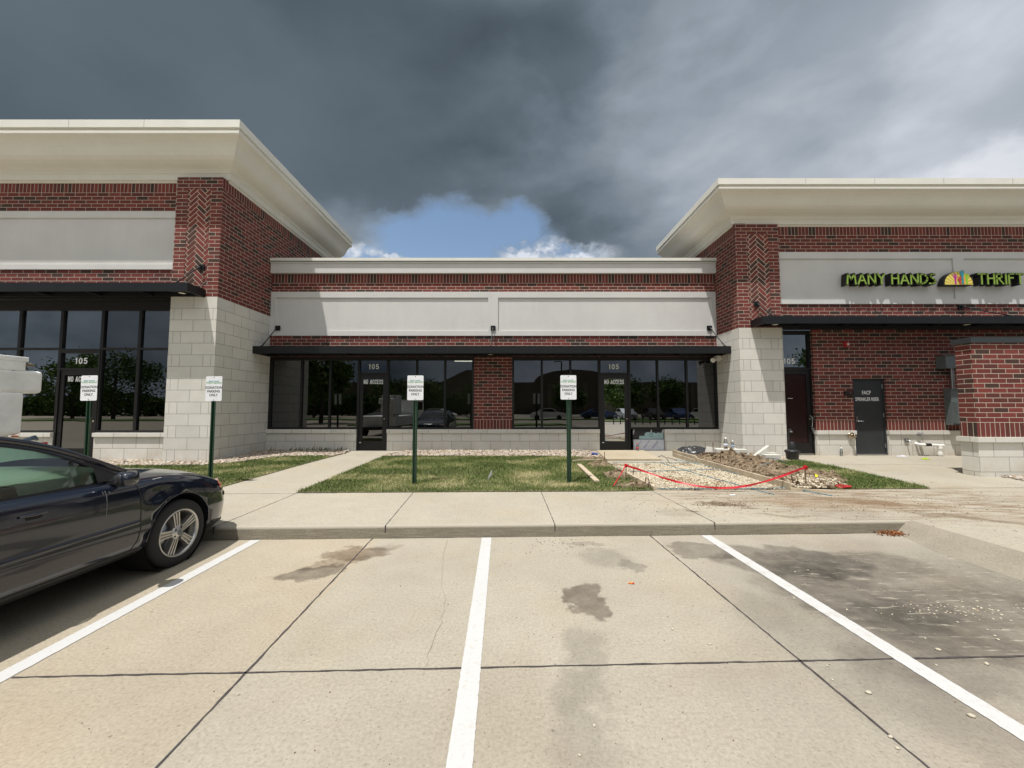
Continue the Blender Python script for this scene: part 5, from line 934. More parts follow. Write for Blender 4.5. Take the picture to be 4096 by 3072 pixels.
og = G(2526, 2336, 0); t = thing('orange_stub', 'small orange and white plastic stub lying on the parking lot', 'litter', (og[0], og[1], 0)); MB().tube([(og[0]-.026, og[1]+.006, .008), (og[0]+.008, og[1], .008)], .0075, 10).build('white_half', simple('stub_orange', (.75, .22, .03), .5, var=.2, scale=60), t, uv=False); MB().tube([(og[0]+.008, og[1], .008), (og[0]+.024, og[1]-.005, .008)], .0078, 10).build('end_band', M_red, t, uv=False)
# loose stones on the lot
def pebble(i, x, y, s_, mt, name, label, grp):
    V_ = IV*np.array([1+.22*noise.noise(Vector(v)*1.5+Vector((i*3.1, 0, 0)))+.1*noise.noise(Vector(v)*4+Vector((i, 0, 0))) for v in IV])[:, None]*np.array([s_*1.25, s_*.9, s_*.6]); a = random.uniform(0, 3.1); ca, sa = math.cos(a), math.sin(a)
    m = MB(); m.add([(v[0]*ca-v[1]*sa+x, v[0]*sa+v[1]*ca+y, v[2]+s_*.45) for v in V_], [tuple(f) for f in IF], 0, True); tag(m.build(name, mt, None, uv=False, loc=(x, y, 0)), label, 'stone', grp)
M_pb = simple('limestone', (.44, .40, .31), .9, var=.15, scale=20, bmp=.3)
for i, (fx, fy, s_) in enumerate([(2653, 2323, .020), (2820, 2322, .020), (2690, 2518, .021), (2840, 2578, .016), (3176, 2395, .018), (3180, 2288, .015), (3232, 2281, .014), (3474, 2774, .026), (3886, 2867, .026), (3753, 2601, .024), (3562, 2950, .018), (3947, 2658, .024), (3745, 2662, .014), (3388, 2440, .016), (3980, 2545, .016), (3925, 2433, .018), (3830, 2490, .014), (3308, 2664, .013), (2318, 3022, .013), (2377, 2904, .016), (3330, 2720, .014), (3950, 2520, .012), (3590, 2995, .016), (3992, 2560, .018), (3700, 2554, .013), (3480, 2560, .010), (2860, 2800, .009), (2760, 2480, .009)]):
    X, Y = G(fx, fy, 0); pebble(i, X, Y, s_*.52, M_pb, 'pebble', 'pale limestone pebble lying loose on the parking lot concrete', 'loose pale pebbles on the parking lot')
# spilled crumbs
def crumbs(n, cx_, cy_, sx_, sy_, r0, r1, mt, label, z=0.):
    p_ = rng.normal(0, 1, (n, 2))*np.array([sx_, sy_])+np.array([cx_, cy_]); p_ = np.array([q for q in p_ if (q[1] < curb(q[0])-.03 and q[0] < 4.7) == (z == 0)])
    o = stones('crumbs', p_, lambda x, y: (z if z == 0 else gz(x, y))+.002, r0, r1, mt, (JV, JF), .6, False, .2); tag(o, label, 'crumbs')
X, Y = G(3850, 2440, 0); crumbs(130, X, Y, .34, .07, .002, .009, M_lime, 'pale broken crumbs strewn over the dark stain at the right'); crumbs(300, 3.6, 3.4, 1.0, .9, .001, .0035, M_lime, 'fine pale grit over the right side of the parking lot'); crumbs(500, 1.5, 3.2, 2.6, 1.3, .0015, .004, M_rust, 'fine dark grit scattered over the parking lot')
crumbs(520, 4.6, 5.9, 1.6, .45, .003, .011, M_dirt, 'brown soil crumbs scattered on the walk before the tape', .15); crumbs(260, 6.6, 6.0, 1.6, .7, .003, .009, M_dirt, 'brown soil crumbs on the forecourt at the right', .15); crumbs(90, .6, 4.6, .25, .12, .003, .008, M_dirt, 'dark soil crumbs beside the curb joint')
X, Y = G(2890, 2018); crumbs(150, X, Y, .22, .05, .004, .016, M_dirt, 'streak of trampled soil on the walk', .15)
# weeds at the wall
X = -5.9; vv = []; m = MB()
for i in range(60):
    bx_, by_ = -6.0+random.gauss(0, .5), 11.9+random.uniform(-.1, .1); a = random.uniform(0, 6.28); h_ = random.uniform(.08, .16); m.add([(bx_-.02, by_, .27), (bx_+.02*math.cos(a), by_+.02*math.sin(a), .27), (bx_+.06*math.cos(a), by_+.05*math.sin(a), .27+h_)], [(0, 1, 2)])
tag(m.build('weeds', M_grassb, None, uv=False), 'small green weeds growing in the stones at the wall foot', 'weeds', None, 'stuff')

# ------------------------------------------------------------------ CAR
def cub(xs, ys, x):
    xs, ys = list(xs), list(ys)
    if x <= xs[0]: return ys[0]
    if x >= xs[-1]: return ys[-1]
    i = max(k for k in range(len(xs)-1) if xs[k] <= x); h = xs[i+1]-xs[i]; t = (x-xs[i])/h
    def sl(k):
        if k == 0: return (ys[1]-ys[0])/(xs[1]-xs[0])
        if k == len(xs)-1: return (ys[-1]-ys[-2])/(xs[-1]-xs[-2])
        a, b_ = (ys[k]-ys[k-1])/(xs[k]-xs[k-1]), (ys[k+1]-ys[k])/(xs[k+1]-xs[k])
        return 0 if a*b_ <= 0 else 2*a*b_/(a+b_)
    m0, m1 = sl(i)*h, sl(i+1)*h; return (2*t**3-3*t**2+1)*ys[i]+(t**3-2*t**2+t)*m0+(-2*t**3+3*t**2)*ys[i+1]+(t**3-t**2)*m1
WS = ([-3.72, -3.68, -3.55, -3.2, -2.6, -1.5, -.4, .2, .5, .68, .80, .87, .90, .905], [.40, .66, .80, .865, .895, .90, .898, .888, .862, .805, .70, .55, .33, .05])
ZS = ([-3.72, -3.5, -3.0, -2, -1.2, -.7, -.4, 0, .3, .5, .65, .8, .9], [.86, .95, .985, .97, .955, .94, .928, .90, .845, .785, .735, .69, .66])
ZH = ([-3.72, -3.5, -3.2, -2.9, -1.5, -.45, 0, .3, .6, .8, .88, .905], [.90, 1.0, 1.05, 1.05, 1.02, 1.0, .965, .925, .85, .775, .72, .66])
ZBt = ([-3.72, -3.3, -2.6, .2, .5, .9], [.36, .30, .27, .27, .24, .22])
def section(s):
    w_, zs_, zh_, zb = cub(*WS, s), cub(*ZS, s), cub(*ZH, s), cub(*ZBt, s); zh_ = max(zh_, zs_+.003)
    zm = .545+(zs_-.09-.545)*.5
    q = [(0, zb), (w_*.83, zb), (w_-.035*w_/.9, zb+.03), (w_-.006, .37), (w_+.006, .51), (w_-.002, .55), (w_-.006, zm), (w_-.022, zs_-.09), (w_-.045, zs_-.03), (w_-.10*w_/.9, zs_+.002), (.70*w_, zs_+(zh_-zs_)*.55), (.38*w_, zs_+(zh_-zs_)*.93), (0, zh_)]
    t_ = [0, .6, .8, .95, 1.15, 1.22, 1.4, 1.6, 1.7, 1.85, 2.1, 2.5, 3.0]; dn = [0, .3, .6, .7, .8, .9, .97, 1.05, 1.12, 1.19, 1.23, 1.3, 1.37, 1.45, 1.53, 1.6, 1.66, 1.72, 1.78, 1.85, 1.93, 2.02, 2.15, 2.3, 2.5, 2.75, 3.0]
    return [(max(0, cub(t_, [p[0] for p in q], t)), cub(t_, [p[1] for p in q], t)) for t in dn]
def yside(s, z):
    q = section(s); best = None
    for (y0, z0), (y1, z1) in zip(q[3:20], q[4:21]):
        if z0 <= z <= z1: return y0+(y1-y0)*(z-z0)/(z1-z0+1e-9)
    return q[19][0] if z > q[19][1] else q[3][0]
CX, HY = -4.268, 4.01
def cw(y, s, z): return (CX+y, HY+s, z)
M_paintc = mat('navy_car_paint'); P(M_paintc, Base_Color=(.007, .010, .020, 1), Roughness=.14, Metallic=0., Coat_Weight=.8, Coat_Roughness=.04, Specular_IOR_Level=.5); M_paintc = M_paintc.m
M_trimb = simple('car_black_trim', (.008, .008, .009), .5, var=.1); M_alloy = simple('alloy', (.50, .49, .47), .30, metal=.85, var=.12, scale=6); M_lamp = simple('lamp_lens', (.50, .34, .30), .12, var=.1); M_amber = simple('amber_lens', (.55, .14, .05), .15, var=.1)
car = thing('parked_car', 'dark navy sedan parked nose to the curb, cropped by the left edge', 'car', (CX, HY-1.36, 0))
ss = [-3.72, -3.71, -3.68, -3.62, -3.55]+[-3.45+i*.1 for i in range(39)]+[.45, .52, .58, .64, .69, .74, .78, .82, .85, .875, .89, .90, .905]
ss = sorted(set(round(x, 3) for x in ss)); rows = [section(s) for s in ss]; n = len(rows[0])
m = MB(); ring = [[cw(y, s, z) for (y, z) in r]+[cw(-y, s, z) for (y, z) in r[::-1][1:-1]] for s, r in zip(ss, rows)]; k = len(ring[0]); vv = [p for r in ring for p in r]
m.add(vv, [(i*k+j, i*k+(j+1) % k, (i+1)*k+(j+1) % k, (i+1)*k+j) for i in range(len(ring)-1) for j in range(k)], 0, True); m.add(ring[0], [tuple(range(k))[::-1]]); m.add(ring[-1], [tuple(range(k))])
body = m.build('body', M_paintc, car, uv=False)
bm = bmesh.new(); bm.from_mesh(body.data); bmesh.ops.remove_doubles(bm, verts=bm.verts[:], dist=.0004); bmesh.ops.recalc_face_normals(bm, faces=bm.faces[:]); bm.to_mesh(body.data); bm.free()
cut = MB()
for hs in (0, -2.72):
    for sd_ in (-1, 1): cut.lathe([(0, 0), (.372, 0), (.372, .33), (0, .33)], (CX+(.62 if sd_ > 0 else -.95), HY+hs, .345), 'x', 48, smooth=False)
cuto = cut.build('cutter', M_trimb, None, uv=False)
bm = bmesh.new(); bm.from_mesh(cuto.data); bmesh.ops.remove_doubles(bm, verts=bm.verts[:], dist=.0004); bmesh.ops.recalc_face_normals(bm, faces=bm.faces[:]); bm.to_mesh(cuto.data); bm.free()
md = body.modifiers.new('arch', 'BOOLEAN'); md.object = cuto; md.operation = 'DIFFERENCE'; md.solver = 'EXACT'; bpy.context.view_layer.update()
me2 = bpy.data.meshes.new_from_object(body.evaluated_get(bpy.context.evaluated_depsgraph_get())); body.modifiers.clear(); body.data = me2; bpy.data.objects.remove(cuto)
# dent in the front right fender
for v in me2.vertices:
    s, y, z = v.co.y-HY, v.co.x-CX, v.co.z
    if y > .6 and -.45 < s < .0 and .55 < z < .93:
        f_ = math.exp(-((s+.22)/.10)**2-((z-.80)/.09)**2); v.co.x -= .028*f_*(1+.6*math.sin(s*60+z*30))
# arch liners + lips
for hs in (0, -2.72):
    for sd_ in (-1, 1):
        MB().lathe([(.371, 0), (.371, .30)], (CX+(.56 if sd_ > 0 else -.86), HY+hs, .345), 'x', 40, smooth=True).build('wheel_arch', M_trimb, car, uv=False)
        pts_ = []
        for q in range(0, 41):
            a = R(-14+q*208/40); z = .345+.374*math.sin(a); s = hs+.374*math.cos(a)
            if z > .28: pts_.append(cw(sd_*(yside(s, z)+.0005), s, z))
        MB().tube(pts_, .004, 6).build('arch_lip', M_paintc, car, uv=False)
# greenhouse
RA = ([-3.42, -3.15, -2.8, -2.4, -1.8, -1.35, -1.1, -.9, -.62, -.40], [1.04, 1.19, 1.32, 1.395, 1.42, 1.385, 1.325, 1.245, 1.10, .985]); RYy = ([-3.42, -3.15, -2.8, -2.4, -1.8, -1.35, -1.1, -.9, -.62, -.40], [.71, .66, .62, .60, .605, .625, .65, .68, .715, .745])
def rail(s): return cub(*RYy, s), cub(*RA, s)
def belt(s): return cub([-3.42, -3, -2, -1, -.4], [.735, .78, .805, .80, .765], s), cub([-3.42, -2.5, -1, -.4], [1.0, .975, .95, .935], s)
def gp(s, t, o=0.):
    (y0, z0), (y1, z1) = belt(s), rail(s); return (y0+(y1-y0)*t**1.15+o, s, z0+(z1-z0)*t)
cols = [-3.42+i*.04 for i in range(76)]
def tb(s): (y0, z0), (y1, z1) = belt(s), rail(s); h = z1-z0; return min(.5, .02/h) if h > .05 else .5
def tt(s):
    h = rail(s)[1]-belt(s)[1]; f_ = .055 if s < -1.1 else .055+.02*min(1, (s+1.1)/.4)
    if s < -2.75: f_ += (-2.75-s)*.34
    return max(tb(s), 1-f_/h) if h > .08 else tb(s)
for sd_ in (-1, 1):
    fr_ = MB(); gl_ = MB(); rbm = MB()
    for a, b_ in zip(cols, cols[1:]):
        pil = (-1.53 < a < -1.42) or (-2.52 < a < -2.47)
        def q_(s, t, o=0.): y, s_, z = gp(s, t, o); return cw(sd_*y, s_, z)
        def qu(mb, s0, s1, a0, b0, a1, b1, o=0.):
            f_ = [q_(s0, a0, o), q_(s1, a1, o), q_(s1, b1, o), q_(s0, b0, o)]; mb.add(f_, [(0, 1, 2, 3) if sd_ > 0 else (3, 2, 1, 0)], 0, True)
        if pil: qu(rbm, a, b_, 0, .93, 0, .93, .002); qu(fr_, a, b_, .93, 1, .93, 1)
        else:
            qu(rbm, a, b_, 0, tb(a), 0, tb(b_)); m0, m1 = tt(a), tt(b_); e0, e1 = m0+(1-m0)*.35, m1+(1-m1)*.35
            if m0 > tb(a)+1e-4 or m1 > tb(b_)+1e-4: qu(gl_, a, b_, tb(a), m0, tb(b_), m1, -.006)
            qu(rbm, a, b_, m0, e0, m1, e1); qu(fr_, a, b_, e0, 1, e1, 1)
    fr_.build('roof_rail', M_paintc, car, uv=False); rbm.build('window_trim', M_trimb, car, uv=False); gl_.build('side_window', M_carglass, car, uv=False)
def across(s, n=13, base=None, bulge=0., crown=.045):
    y1, z1 = rail(s); return [cw(y1*v, s+bulge*(1-v*v), z1+crown*(1-v*v)) for v in [1-2*i/(n-1) for i in range(n)]]
m = MB(); m.grid([across(s, crown=.035*min(1, (-s-.3)), bulge=.16*(1-min(1, (-s-.4)/.95))) for s in [-.40-i*.095 for i in range(11)]], flip=True); m.build('windshield', M_carglass, car, uv=False)
m = MB(); m.grid([across(s, crown=.035) for s in [-1.35-i*.1 for i in range(15)]], flip=True); m.build('roof', M_paintc, car, uv=False)
m = MB(); m.grid([across(s, crown=.035, bulge=-.1*min(1, (-2.75-s)/.6)) for s in [-2.75-i*.067 for i in range(11)]], flip=True); m.build('rear_window', M_carglass, car, uv=False)
# a-pillar cover
for sd_ in (-1, 1): MB().tube([cw(sd_*rail(s)[0], s, rail(s)[1]-.004) for s in [-.36-i*.08 for i in range(14)]], .026, 8).build('pillar', M_paintc, car, uv=False); MB().tube([cw(sd_*(rail(s)[0]-.03), s, rail(s)[1]+.012) for s in [-1.2-i*.1 for i in range(17)]], .007, 6).build('roof_trim', M_trimb, car, uv=False)
# interior
it = MB(); it.grid([[cw(y*(belt(s)[0]-.02), s, z) for y, z in ((-1, .97), (-.96, 1.035), (-.5, 1.06), (0, 1.065), (.5, 1.06), (.96, 1.035), (1, .97))] for s in (-.48, -.6, -.9, -1.15, -1.25)]); it.rbox(cw(-.34, -1.13, 1.09), (.40, .16, .07)); o = it.build('dashboard', simple('beige_plastic', (.30, .30, .26), .8, var=.06, scale=20), car, uv=False)
it = MB()
for y in (-.76,): it.rbox(cw(y, -1.9, 1.0), (.05, 1.4, .12))
it.grid([[cw(y*.74, s, 1.03) for y in (-1, 0, 1)] for s in (-1.25, -2, -2.9)]); it.build('door_lining', simple('beige_lining', (.10, .10, .095), .9, var=.06), car, uv=False)
M_seat = simple('seat_cloth', (.06, .062, .062), .9, var=.2, scale=12)
for y in (.36, -.36):
    st_ = MB(); st_.rbox(cw(y, -1.98, .94), (.48, .14, .62), (R(-14), 0, 0)); st_.rbox(cw(y, -1.72, .62), (.5, .5, .14), (R(5), 0, 0)); st_.rbox(cw(y, -2.08, 1.30), (.26, .09, .16), (R(-8), 0, 0)); st_.rbox(cw(y, -1.93, 1.12), (.46, .14, .24), (R(-12), 0, 0)); o = st_.build('seat', M_seat, car, uv=False); b_ = o.modifiers.new('b', 'BEVEL'); b_.width = .04; b_.segments = 3
rs = MB(); rs.rbox(cw(0, -2.85, .92), (1.2, .16, .5), (R(-16), 0, 0)); rs.build('rear_seat', M_seat, car, uv=False)
MB().lathe([(.185+.015*math.cos(q), .015*math.sin(q)) for q in [i*math.pi/4 for i in range(9)]], cw(-.36, -1.18, .98), 'y', 28).build('steering_wheel', M_trimb, car, uv=False)
MB().rbox(cw(0, -.75+-.42, 1.29), (.22, .03, .06)).build('inner_mirror', M_trimb, car, uv=False)
# seams, mouldings
def line(pts_, r, mt, name, off=.0, sides=(1, -1)):
    for sd_ in sides: MB().tube([cw(sd_*(yside(s, z)+off), s, z) for s, z in pts_], r, 5).build(name, mt, car, uv=False)
def dense(p, k=6): return [(p[i][0]+(p[i+1][0]-p[i][0])*j/k, p[i][1]+(p[i+1][1]-p[i][1])*j/k) for i in range(len(p)-1) for j in range(k)]+[p[-1]]
line(dense([(-.48, .93), (-.45, .82), (-.445, .65), (-.45, .5), (-.47, .40), (-.52, .335)]), .0045, M_trimb, 'door_gap'); line(dense([(-1.52, .95), (-1.49, .85), (-1.46, .7), (-1.45, .55), (-1.445, .42), (-1.47, .335)]), .005, M_trimb, 'door_gap'); line(dense([(-.52, .335), (-1.47, .335)]), .005, M_trimb, 'door_gap'); line(dense([(-1.47, .335), (-2.3, .345)]), .005, M_trimb, 'door_gap')
line(dense([(-.42, .522), (-1.44, .532)], 20), .003, M_trimb, 'moulding_line'); line(dense([(-1.47, .532), (-2.33, .54)], 20), .003, M_trimb, 'moulding_line')
def band(s0, s1, z0, z1, off, mt, name, n=24, sides=(1, -1), zf=None):
    for sd_ in sides:
        rows = []
        for i in range(n+1):
            s = s0+(s1-s0)*i/n; dz = zf(i/n) if zf else 1; zc = (z0+z1)/2; hz = (z1-z0)/2*dz; rows.append([cw(sd_*(yside(s, zc+hz*f_)+off*(1-f_*f_)+.0008), s, zc+hz*f_) for f_ in (-1, -.8, 0, .8, 1)])
        MB().grid(rows, flip=(sd_ > 0)).build(name, mt, car, uv=False)
band(-1.435, -.46, .545, .585, .012, M_paintc, 'side_moulding'); band(-2.33, -1.47, .553, .593, .012, M_paintc, 'side_moulding')
band(-2.30, -.40, .262, .325, .014, M_trimb, 'dark_sill_strip'); band(.40, .86, .225, .285, .012, M_trimb, 'front_lip', 14)  # matt black sill strip also carries the shade low on the body
band(.60, .80, .655, .745, .006, M_lamp, 'headlamp', 10, zf=lambda t: .35+.65*t); band(.585, .655, .640, .735, .009, M_amber, 'turn_signal', 6, zf=lambda t: .5+.5*t)
line(dense([(.37, .57), (.42, .615), (.5, .635), (.6, .635), (.72, .63), (.8, .62)]), .005, M_trimb, 'bumper_gap'); line(dense([(-.30, .925), (-.1, .915), (.2, .873), (.45, .81), (.60, .76)]), .003, M_trimb, 'hood_gap', off=-.03)
band(.68, .86, .545, .60, .010, M_trimb, 'bumper_strip', 10)
for sd_ in (1, -1): MB().grid([[cw(sd_*(yside(s, z)+.001), s, z) for z in (.525, .535, .545)] for s in (-.395, -.36, -.33, -.30)], flip=sd_ > 0).build('side_marker', M_trimb, car, uv=False)
# handles
for sd_ in (1, -1):
    for s0 in (-1.35, -2.28):
        pl = [(s0+.02+.0, .0)]; c0 = (s0+.10, .83); rows = []
        for r_, o_ in ((1.0, .0012), (.8, .0012)):
            pass
        pts_ = [(c0[0]+.105*(abs(math.cos(a))**.6)*(1 if math.cos(a) > 0 else -1), c0[1]+.026*(abs(math.sin(a))**.6)*(1 if math.sin(a) > 0 else -1)) for a in [i*math.pi/12 for i in range(24)]]
        ctr = cw(sd_*(yside(*c0)+.001), *c0); m = MB(); vs = [ctr]+[cw(sd_*(yside(s, z)+.0012), s, z) for s, z in pts_]; m.add(vs, [(0, i+1, (i+1) % 24+1) if sd_ < 0 else (0, (i+1) % 24+1, i+1) for i in range(24)]); ho = m.build('handle_recess', M_paintc, car, uv=False)
        m = MB(); vs = [cw(sd_*(yside(s0+.07+u, .822+v)+.0022), s0+.07+u, .822+v) for u, v in ((0, -.014), (.09, -.014), (.095, .012), (-.01, .01))]; m.add(vs, [(0, 1, 2, 3)]); m.build('recess_shade', M_rubber, ho, uv=False)  # flat dark patch painted for the shade inside the handle recess
        m = MB(); m.tube([cw(sd_*(yside(s0+.03, .842)+.006), s0+.03, .842), cw(sd_*(yside(s0+.1, .843)+.022), s0+.1, .843), cw(sd_*(yside(s0+.185, .842)+.008), s0+.185, .842)], [.008, .013, .008], 8); m.build('handle', M_paintc, ho, uv=False)
# mirrors
M_glossk = simple('mirror_dark', (.03, .03, .032), .08, var=0)
for sd_ in (1, -1):
    m = MB(); V_ = []
    for v in IV: 
        q = [abs(c)**.55*(1 if c > 0 else -1) for c in v]; nrm = max(.0001, (abs(q[0])**4+abs(q[1])**4+abs(q[2])**4)**.25); V_.append(cw(sd_*(.955+q[0]/nrm*.085), -.66+q[1]/nrm*(.075)-.02*(q[0]/nrm), .985+q[2]/nrm*.062))
    m.add(V_, [tuple(f) if sd_ > 0 else tuple(f)[::-1] for f in IF], 0, True); mo = m.build('wing_mirror', M_paintc, car, uv=False)
    MB().lathe([(0, -.0785), (.046, -.0785), (.050, -.070)], cw(sd_*.955, -.66, .985), 'y', 24).build('mirror_glass', M_glossk, mo, uv=False); MB().rbox(cw(sd_*.85, -.63, .955), (.12, .07, .035)).build('arm', M_trimb, mo, uv=False)
    m = MB(); m.add([cw(sd_*(belt(-.45)[0]+.004), -.50, .965), cw(sd_*(belt(-.7)[0]+.008), -.74, .965), cw(sd_*(gp(-.74, .62)[0]+.008), -.74, 1.09)], [(0, 1, 2) if sd_ < 0 else (2, 1, 0)]); m.build('mirror_sail', M_trimb, car, uv=False)
# white streak below the mirror, scuffs
def scuff(p, r, name, o=.001): MB().tube([cw(yside(s, z)+o, s, z) for s, z in dense(p, 5)], r, 4).build(name, M_scuff, car, uv=False)
M_scuff = simple('scuff', (.20, .20, .19), .7, var=.3, scale=30)
scuff([(-.745, .90), (-.74, .86), (-.742, .80), (-.75, .69)], .0022, 'streak'); scuff([(-.765, .90), (-.76, .875)], .002, 'streak'); scuff([(-.715, .89), (-.71, .87)], .002, 'streak')
scuff([(-1.38, .35), (-.9, .405), (-.62, .42), (-.46, .425)], .0016, 'scratch')
MB().grid([[cw(yside(s, z)+.001, s, z) for z in (.908, .913)] for s in (-.28, -.22, -.17)], flip=True).build('scrape', M_scuff, car, uv=False)
# wheels
def wheel(x, y, sd_, rim=True):
    xo = lambda v: x+sd_*v
    ty = MB(); pr = [(.232, -.20), (.30, -.205), (.322, -.19), (.328, -.15), (.328, -.05), (.322, -.012), (.30, .004), (.262, .008), (.240, .004), (.232, -.005)]
    ty.lathe([(r, sd_*h) for r, h in pr], (x, y, .325), 'x', 56); tyo = ty.build('tyre', M_rubber, car, uv=False)
    for q in range(3): MB().lathe([(.3285, -sd_*(.055+q*.045)), (.3285, -sd_*(.063+q*.045))], (x, y, .325), 'x', 56).build('tread_groove', M_trimb, tyo, uv=False)
    m = MB(); m.lathe([(r, sd_*h) for r, h in [(.234, -.01), (.234, .004), (.226, .007), (.214, -.002), (.208, -.03), (.206, -.15)]], (x, y, .325), 'x', 56)
    m.lathe([(0, sd_*.0), (.035, sd_*0.), (.040, -sd_*.006), (.064, -sd_*.008), (.075, -sd_*.02), (.075, -sd_*.05)], (x, y, .325), 'x', 30)
    for k_ in range(5):
        a0 = R(102+72*k_)
        for off_, wd in ((-.030, .0125), (0, .0115), (.030, .0125)):
            for seg__ in ((.05, .214),):
                r0, r1 = seg__; ca, sa = math.cos(a0), math.sin(a0); ta, tb_ = -sa, ca
                def pt_(r, o, h): return (xo(h), y+r*ca+o*ta, .325+r*sa+o*tb_)
                o0, o1 = off_*.75, off_*1.12; bt = [pt_(r0, o0-wd/2*.9, -.045), pt_(r1, o1-wd/2, -.045), pt_(r1, o1+wd/2, -.045), pt_(r0, o0+wd/2*.9, -.045)]; tp_ = [pt_(r0, o0-wd/2*.9, -.012), pt_(r1, o1-wd/2, -.006), pt_(r1, o1+wd/2, -.006), pt_(r0, o0+wd/2*.9, -.012)]; m.hexa(bt, tp_)
        r0, r1 = .05, .205; ca, sa = math.cos(a0), math.sin(a0); ta, tb_ = -sa, ca
        bt = [pt_(r0, -.03, -.06), pt_(r1, -.04, -.06), pt_(r1, .04, -.06), pt_(r0, .03, -.06)]; tp_ = [pt_(r0, -.03, -.026), pt_(r1, -.038, -.026), pt_(r1, .038, -.026), pt_(r0, .03, -.026)]; m.hexa(bt, tp_)
    ri = m.build('rim', M_alloy, car, uv=False)
    for k_ in range(5): a = R(66+72*k_); MB().lathe([(0, sd_*.0), (.010, 0), (.011, -sd_*.012)], (xo(-.004), y+.055*math.cos(a), .325+.055*math.sin(a)), 'x', 8).build('nut', M_trimb, ri, uv=False)
    MB().lathe([(0, sd_*.002), (.026, sd_*.002), (.03, -sd_*.002)], (xo(.0), y, .325), 'x', 20).build('hub_cap', M_box, ri, uv=False)
    MB().lathe([(0, 0), (.16, 0), (.16, -sd_*.02), (0, -sd_*.02)], (xo(-.09), y, .325), 'x', 30).build('brake_disc', M_steel, ri, uv=False); MB().lathe([(0, 0), (.21, 0)], (xo(-.13), y, .325), 'x', 30).build('backing_plate', M_trimb, ri, uv=False)
for hs in (0, -2.72):
    for sd_ in (1, -1): wheel(CX+sd_*.878, HY+hs, sd_)
MB().rbox(cw(0, -1.4, .30), (1.1, 3.2, .1)).build('underbody', M_rubber, car, uv=False)
MB().rbox(cw(0, .9, .56), (.9, .03, .12)).build('front_grille', M_trimb, car, uv=False)
for i in range(2): MB().tube([cw(-.5+.55*i, -.47, 1.0), cw(-.05+.55*i, -.40, 1.012), cw(.12+.4*i, -.52, 1.03)], .008, 6).build('wiper', M_trimb, car, uv=False)

# ------------------------------------------------------------------ utility truck behind the car
tk = thing('utility_truck', 'white utility truck with a fibreglass lift bucket, cropped by the left edge behind the car', 'truck', (-7.2, 3, 0)); YT = 5.0
XT = -5.95
def e1(x, y): d_ = ray(x, y); k_ = XT/d_[0]; return Vector((XT, d_[1]*k_, CAMH+d_[2]*k_))
M_fib = simple('white_fibreglass', (.86, .86, .83), .5, var=.12, scale=4)
def rb(x0, x1, y0, y1, z0, z1, name, mt, bev=.03, par=None):
    o = MB().box(x0, x1, y0, y1, z0, z1).build(name, mt, par or tk); b_ = o.modifiers.new('b', 'BEVEL'); b_.width = bev; b_.segments = 3; return o
a = e1(178, 1487); b_ = e1(178, 1575); c_ = e1(92, 1740); d_ = e1(118, 1430); f_ = e1(118, 1449); h_ = e1(105, 1487)
rb(XT-.8, XT, 3.5, a.y, b_.z, a.z, 'bucket_tray', M_fib, .04); rb(XT-.75, XT-.001, 3.55, c_.y, c_.z, b_.z+.02, 'lift_bucket', M_fib, .05); rb(XT-.7, XT, 3.5, d_.y, f_.z, d_.z, 'bucket_lid', M_fib, .008); rb(XT-.68, XT-.005, 3.55, h_.y, a.z-.01, f_.z+.005, 'bucket_rim', M_fib, .012)
g1 = [e1(*p)+Vector((-.03, 0, 0)) for p in [(52, 1482), (80, 1474), (100, 1466), (115, 1460), (130, 1459), (142, 1464)]]; tag(MB().tube([p for p in g1], [.02, .02, .016, .02, .022, .015], 10).build('work_glove', simple('leather_glove', (.16, .13, .09), .8, var=.3, scale=20), None, uv=False, loc=tuple(g1[0])), 'grey brown work glove lying on the edge of the lift bucket', 'glove')
tag(MB().tube([e1(x, y)+Vector((-.03, 0, 0)) for x, y in [(48, 1484), (62, 1476), (80, 1482), (96, 1485)]], .014, 6).build('cable_end', M_rubber, None, uv=False, loc=tuple(e1(48, 1484))), 'black cable end lying beside the glove on the lift bucket', 'cable')
MB().box(-8.0, -6.0, .2, 4.6, .6, 1.12).build('service_body', M_fib, tk, uv=False); MB().box(-7.9, -6.1, -2.2, .15, .6, 2.05).build('cab', M_fib, tk, uv=False); MB().box(-7.85, -6.09, -1.8, -.3, 1.4, 1.95).build('cab_window', M_glass, tk, uv=False); MB().box(-7.5, -6.5, -1.6, 4.9, .45, .595).build('chassis', M_rubber, tk, uv=False); rb(XT-.6, XT-.1, 3.7, c_.y-.05, 1.125, c_.z+.01, 'bucket_mount', M_fib, .02)
for y in (-.6, 3.2):
    for x in (-6.25, -8.05): MB().lathe([(0, -.12), (.33, -.12), (.38, -.08), (.38, .08), (.33, .12), (0, .12)], (x, y, .38), 'x', 28).build('wheel', M_rubber, tk, uv=False)
p1, p2 = e1(112, 1757), e1(146, 1750); MB().tube([p1+Vector((0, -.08, -.02)), p1, p2+Vector((0, -.02, .0)), p2+Vector((0, .01, -.03))], [.012, .025, .03, .015], 10).build('hose_coupling', simple('blue_steel', (.10, .13, .18), .35, metal=.5, var=.3, scale=20), tk, uv=False); p3 = e1(180, 1773); MB().box(XT-.04, XT, p3.y-.04, p3.y+.03, p3.z-.012, p3.z+.012).build('tail_lamp', M_red, tk, uv=False)
p4 = e1(66, 1745); MB().box(XT-.04, XT+.002, p4.y-.02, p4.y+.02, p4.z-.008, p4.z+.008).build('side_marker', M_amber, tk, uv=False)

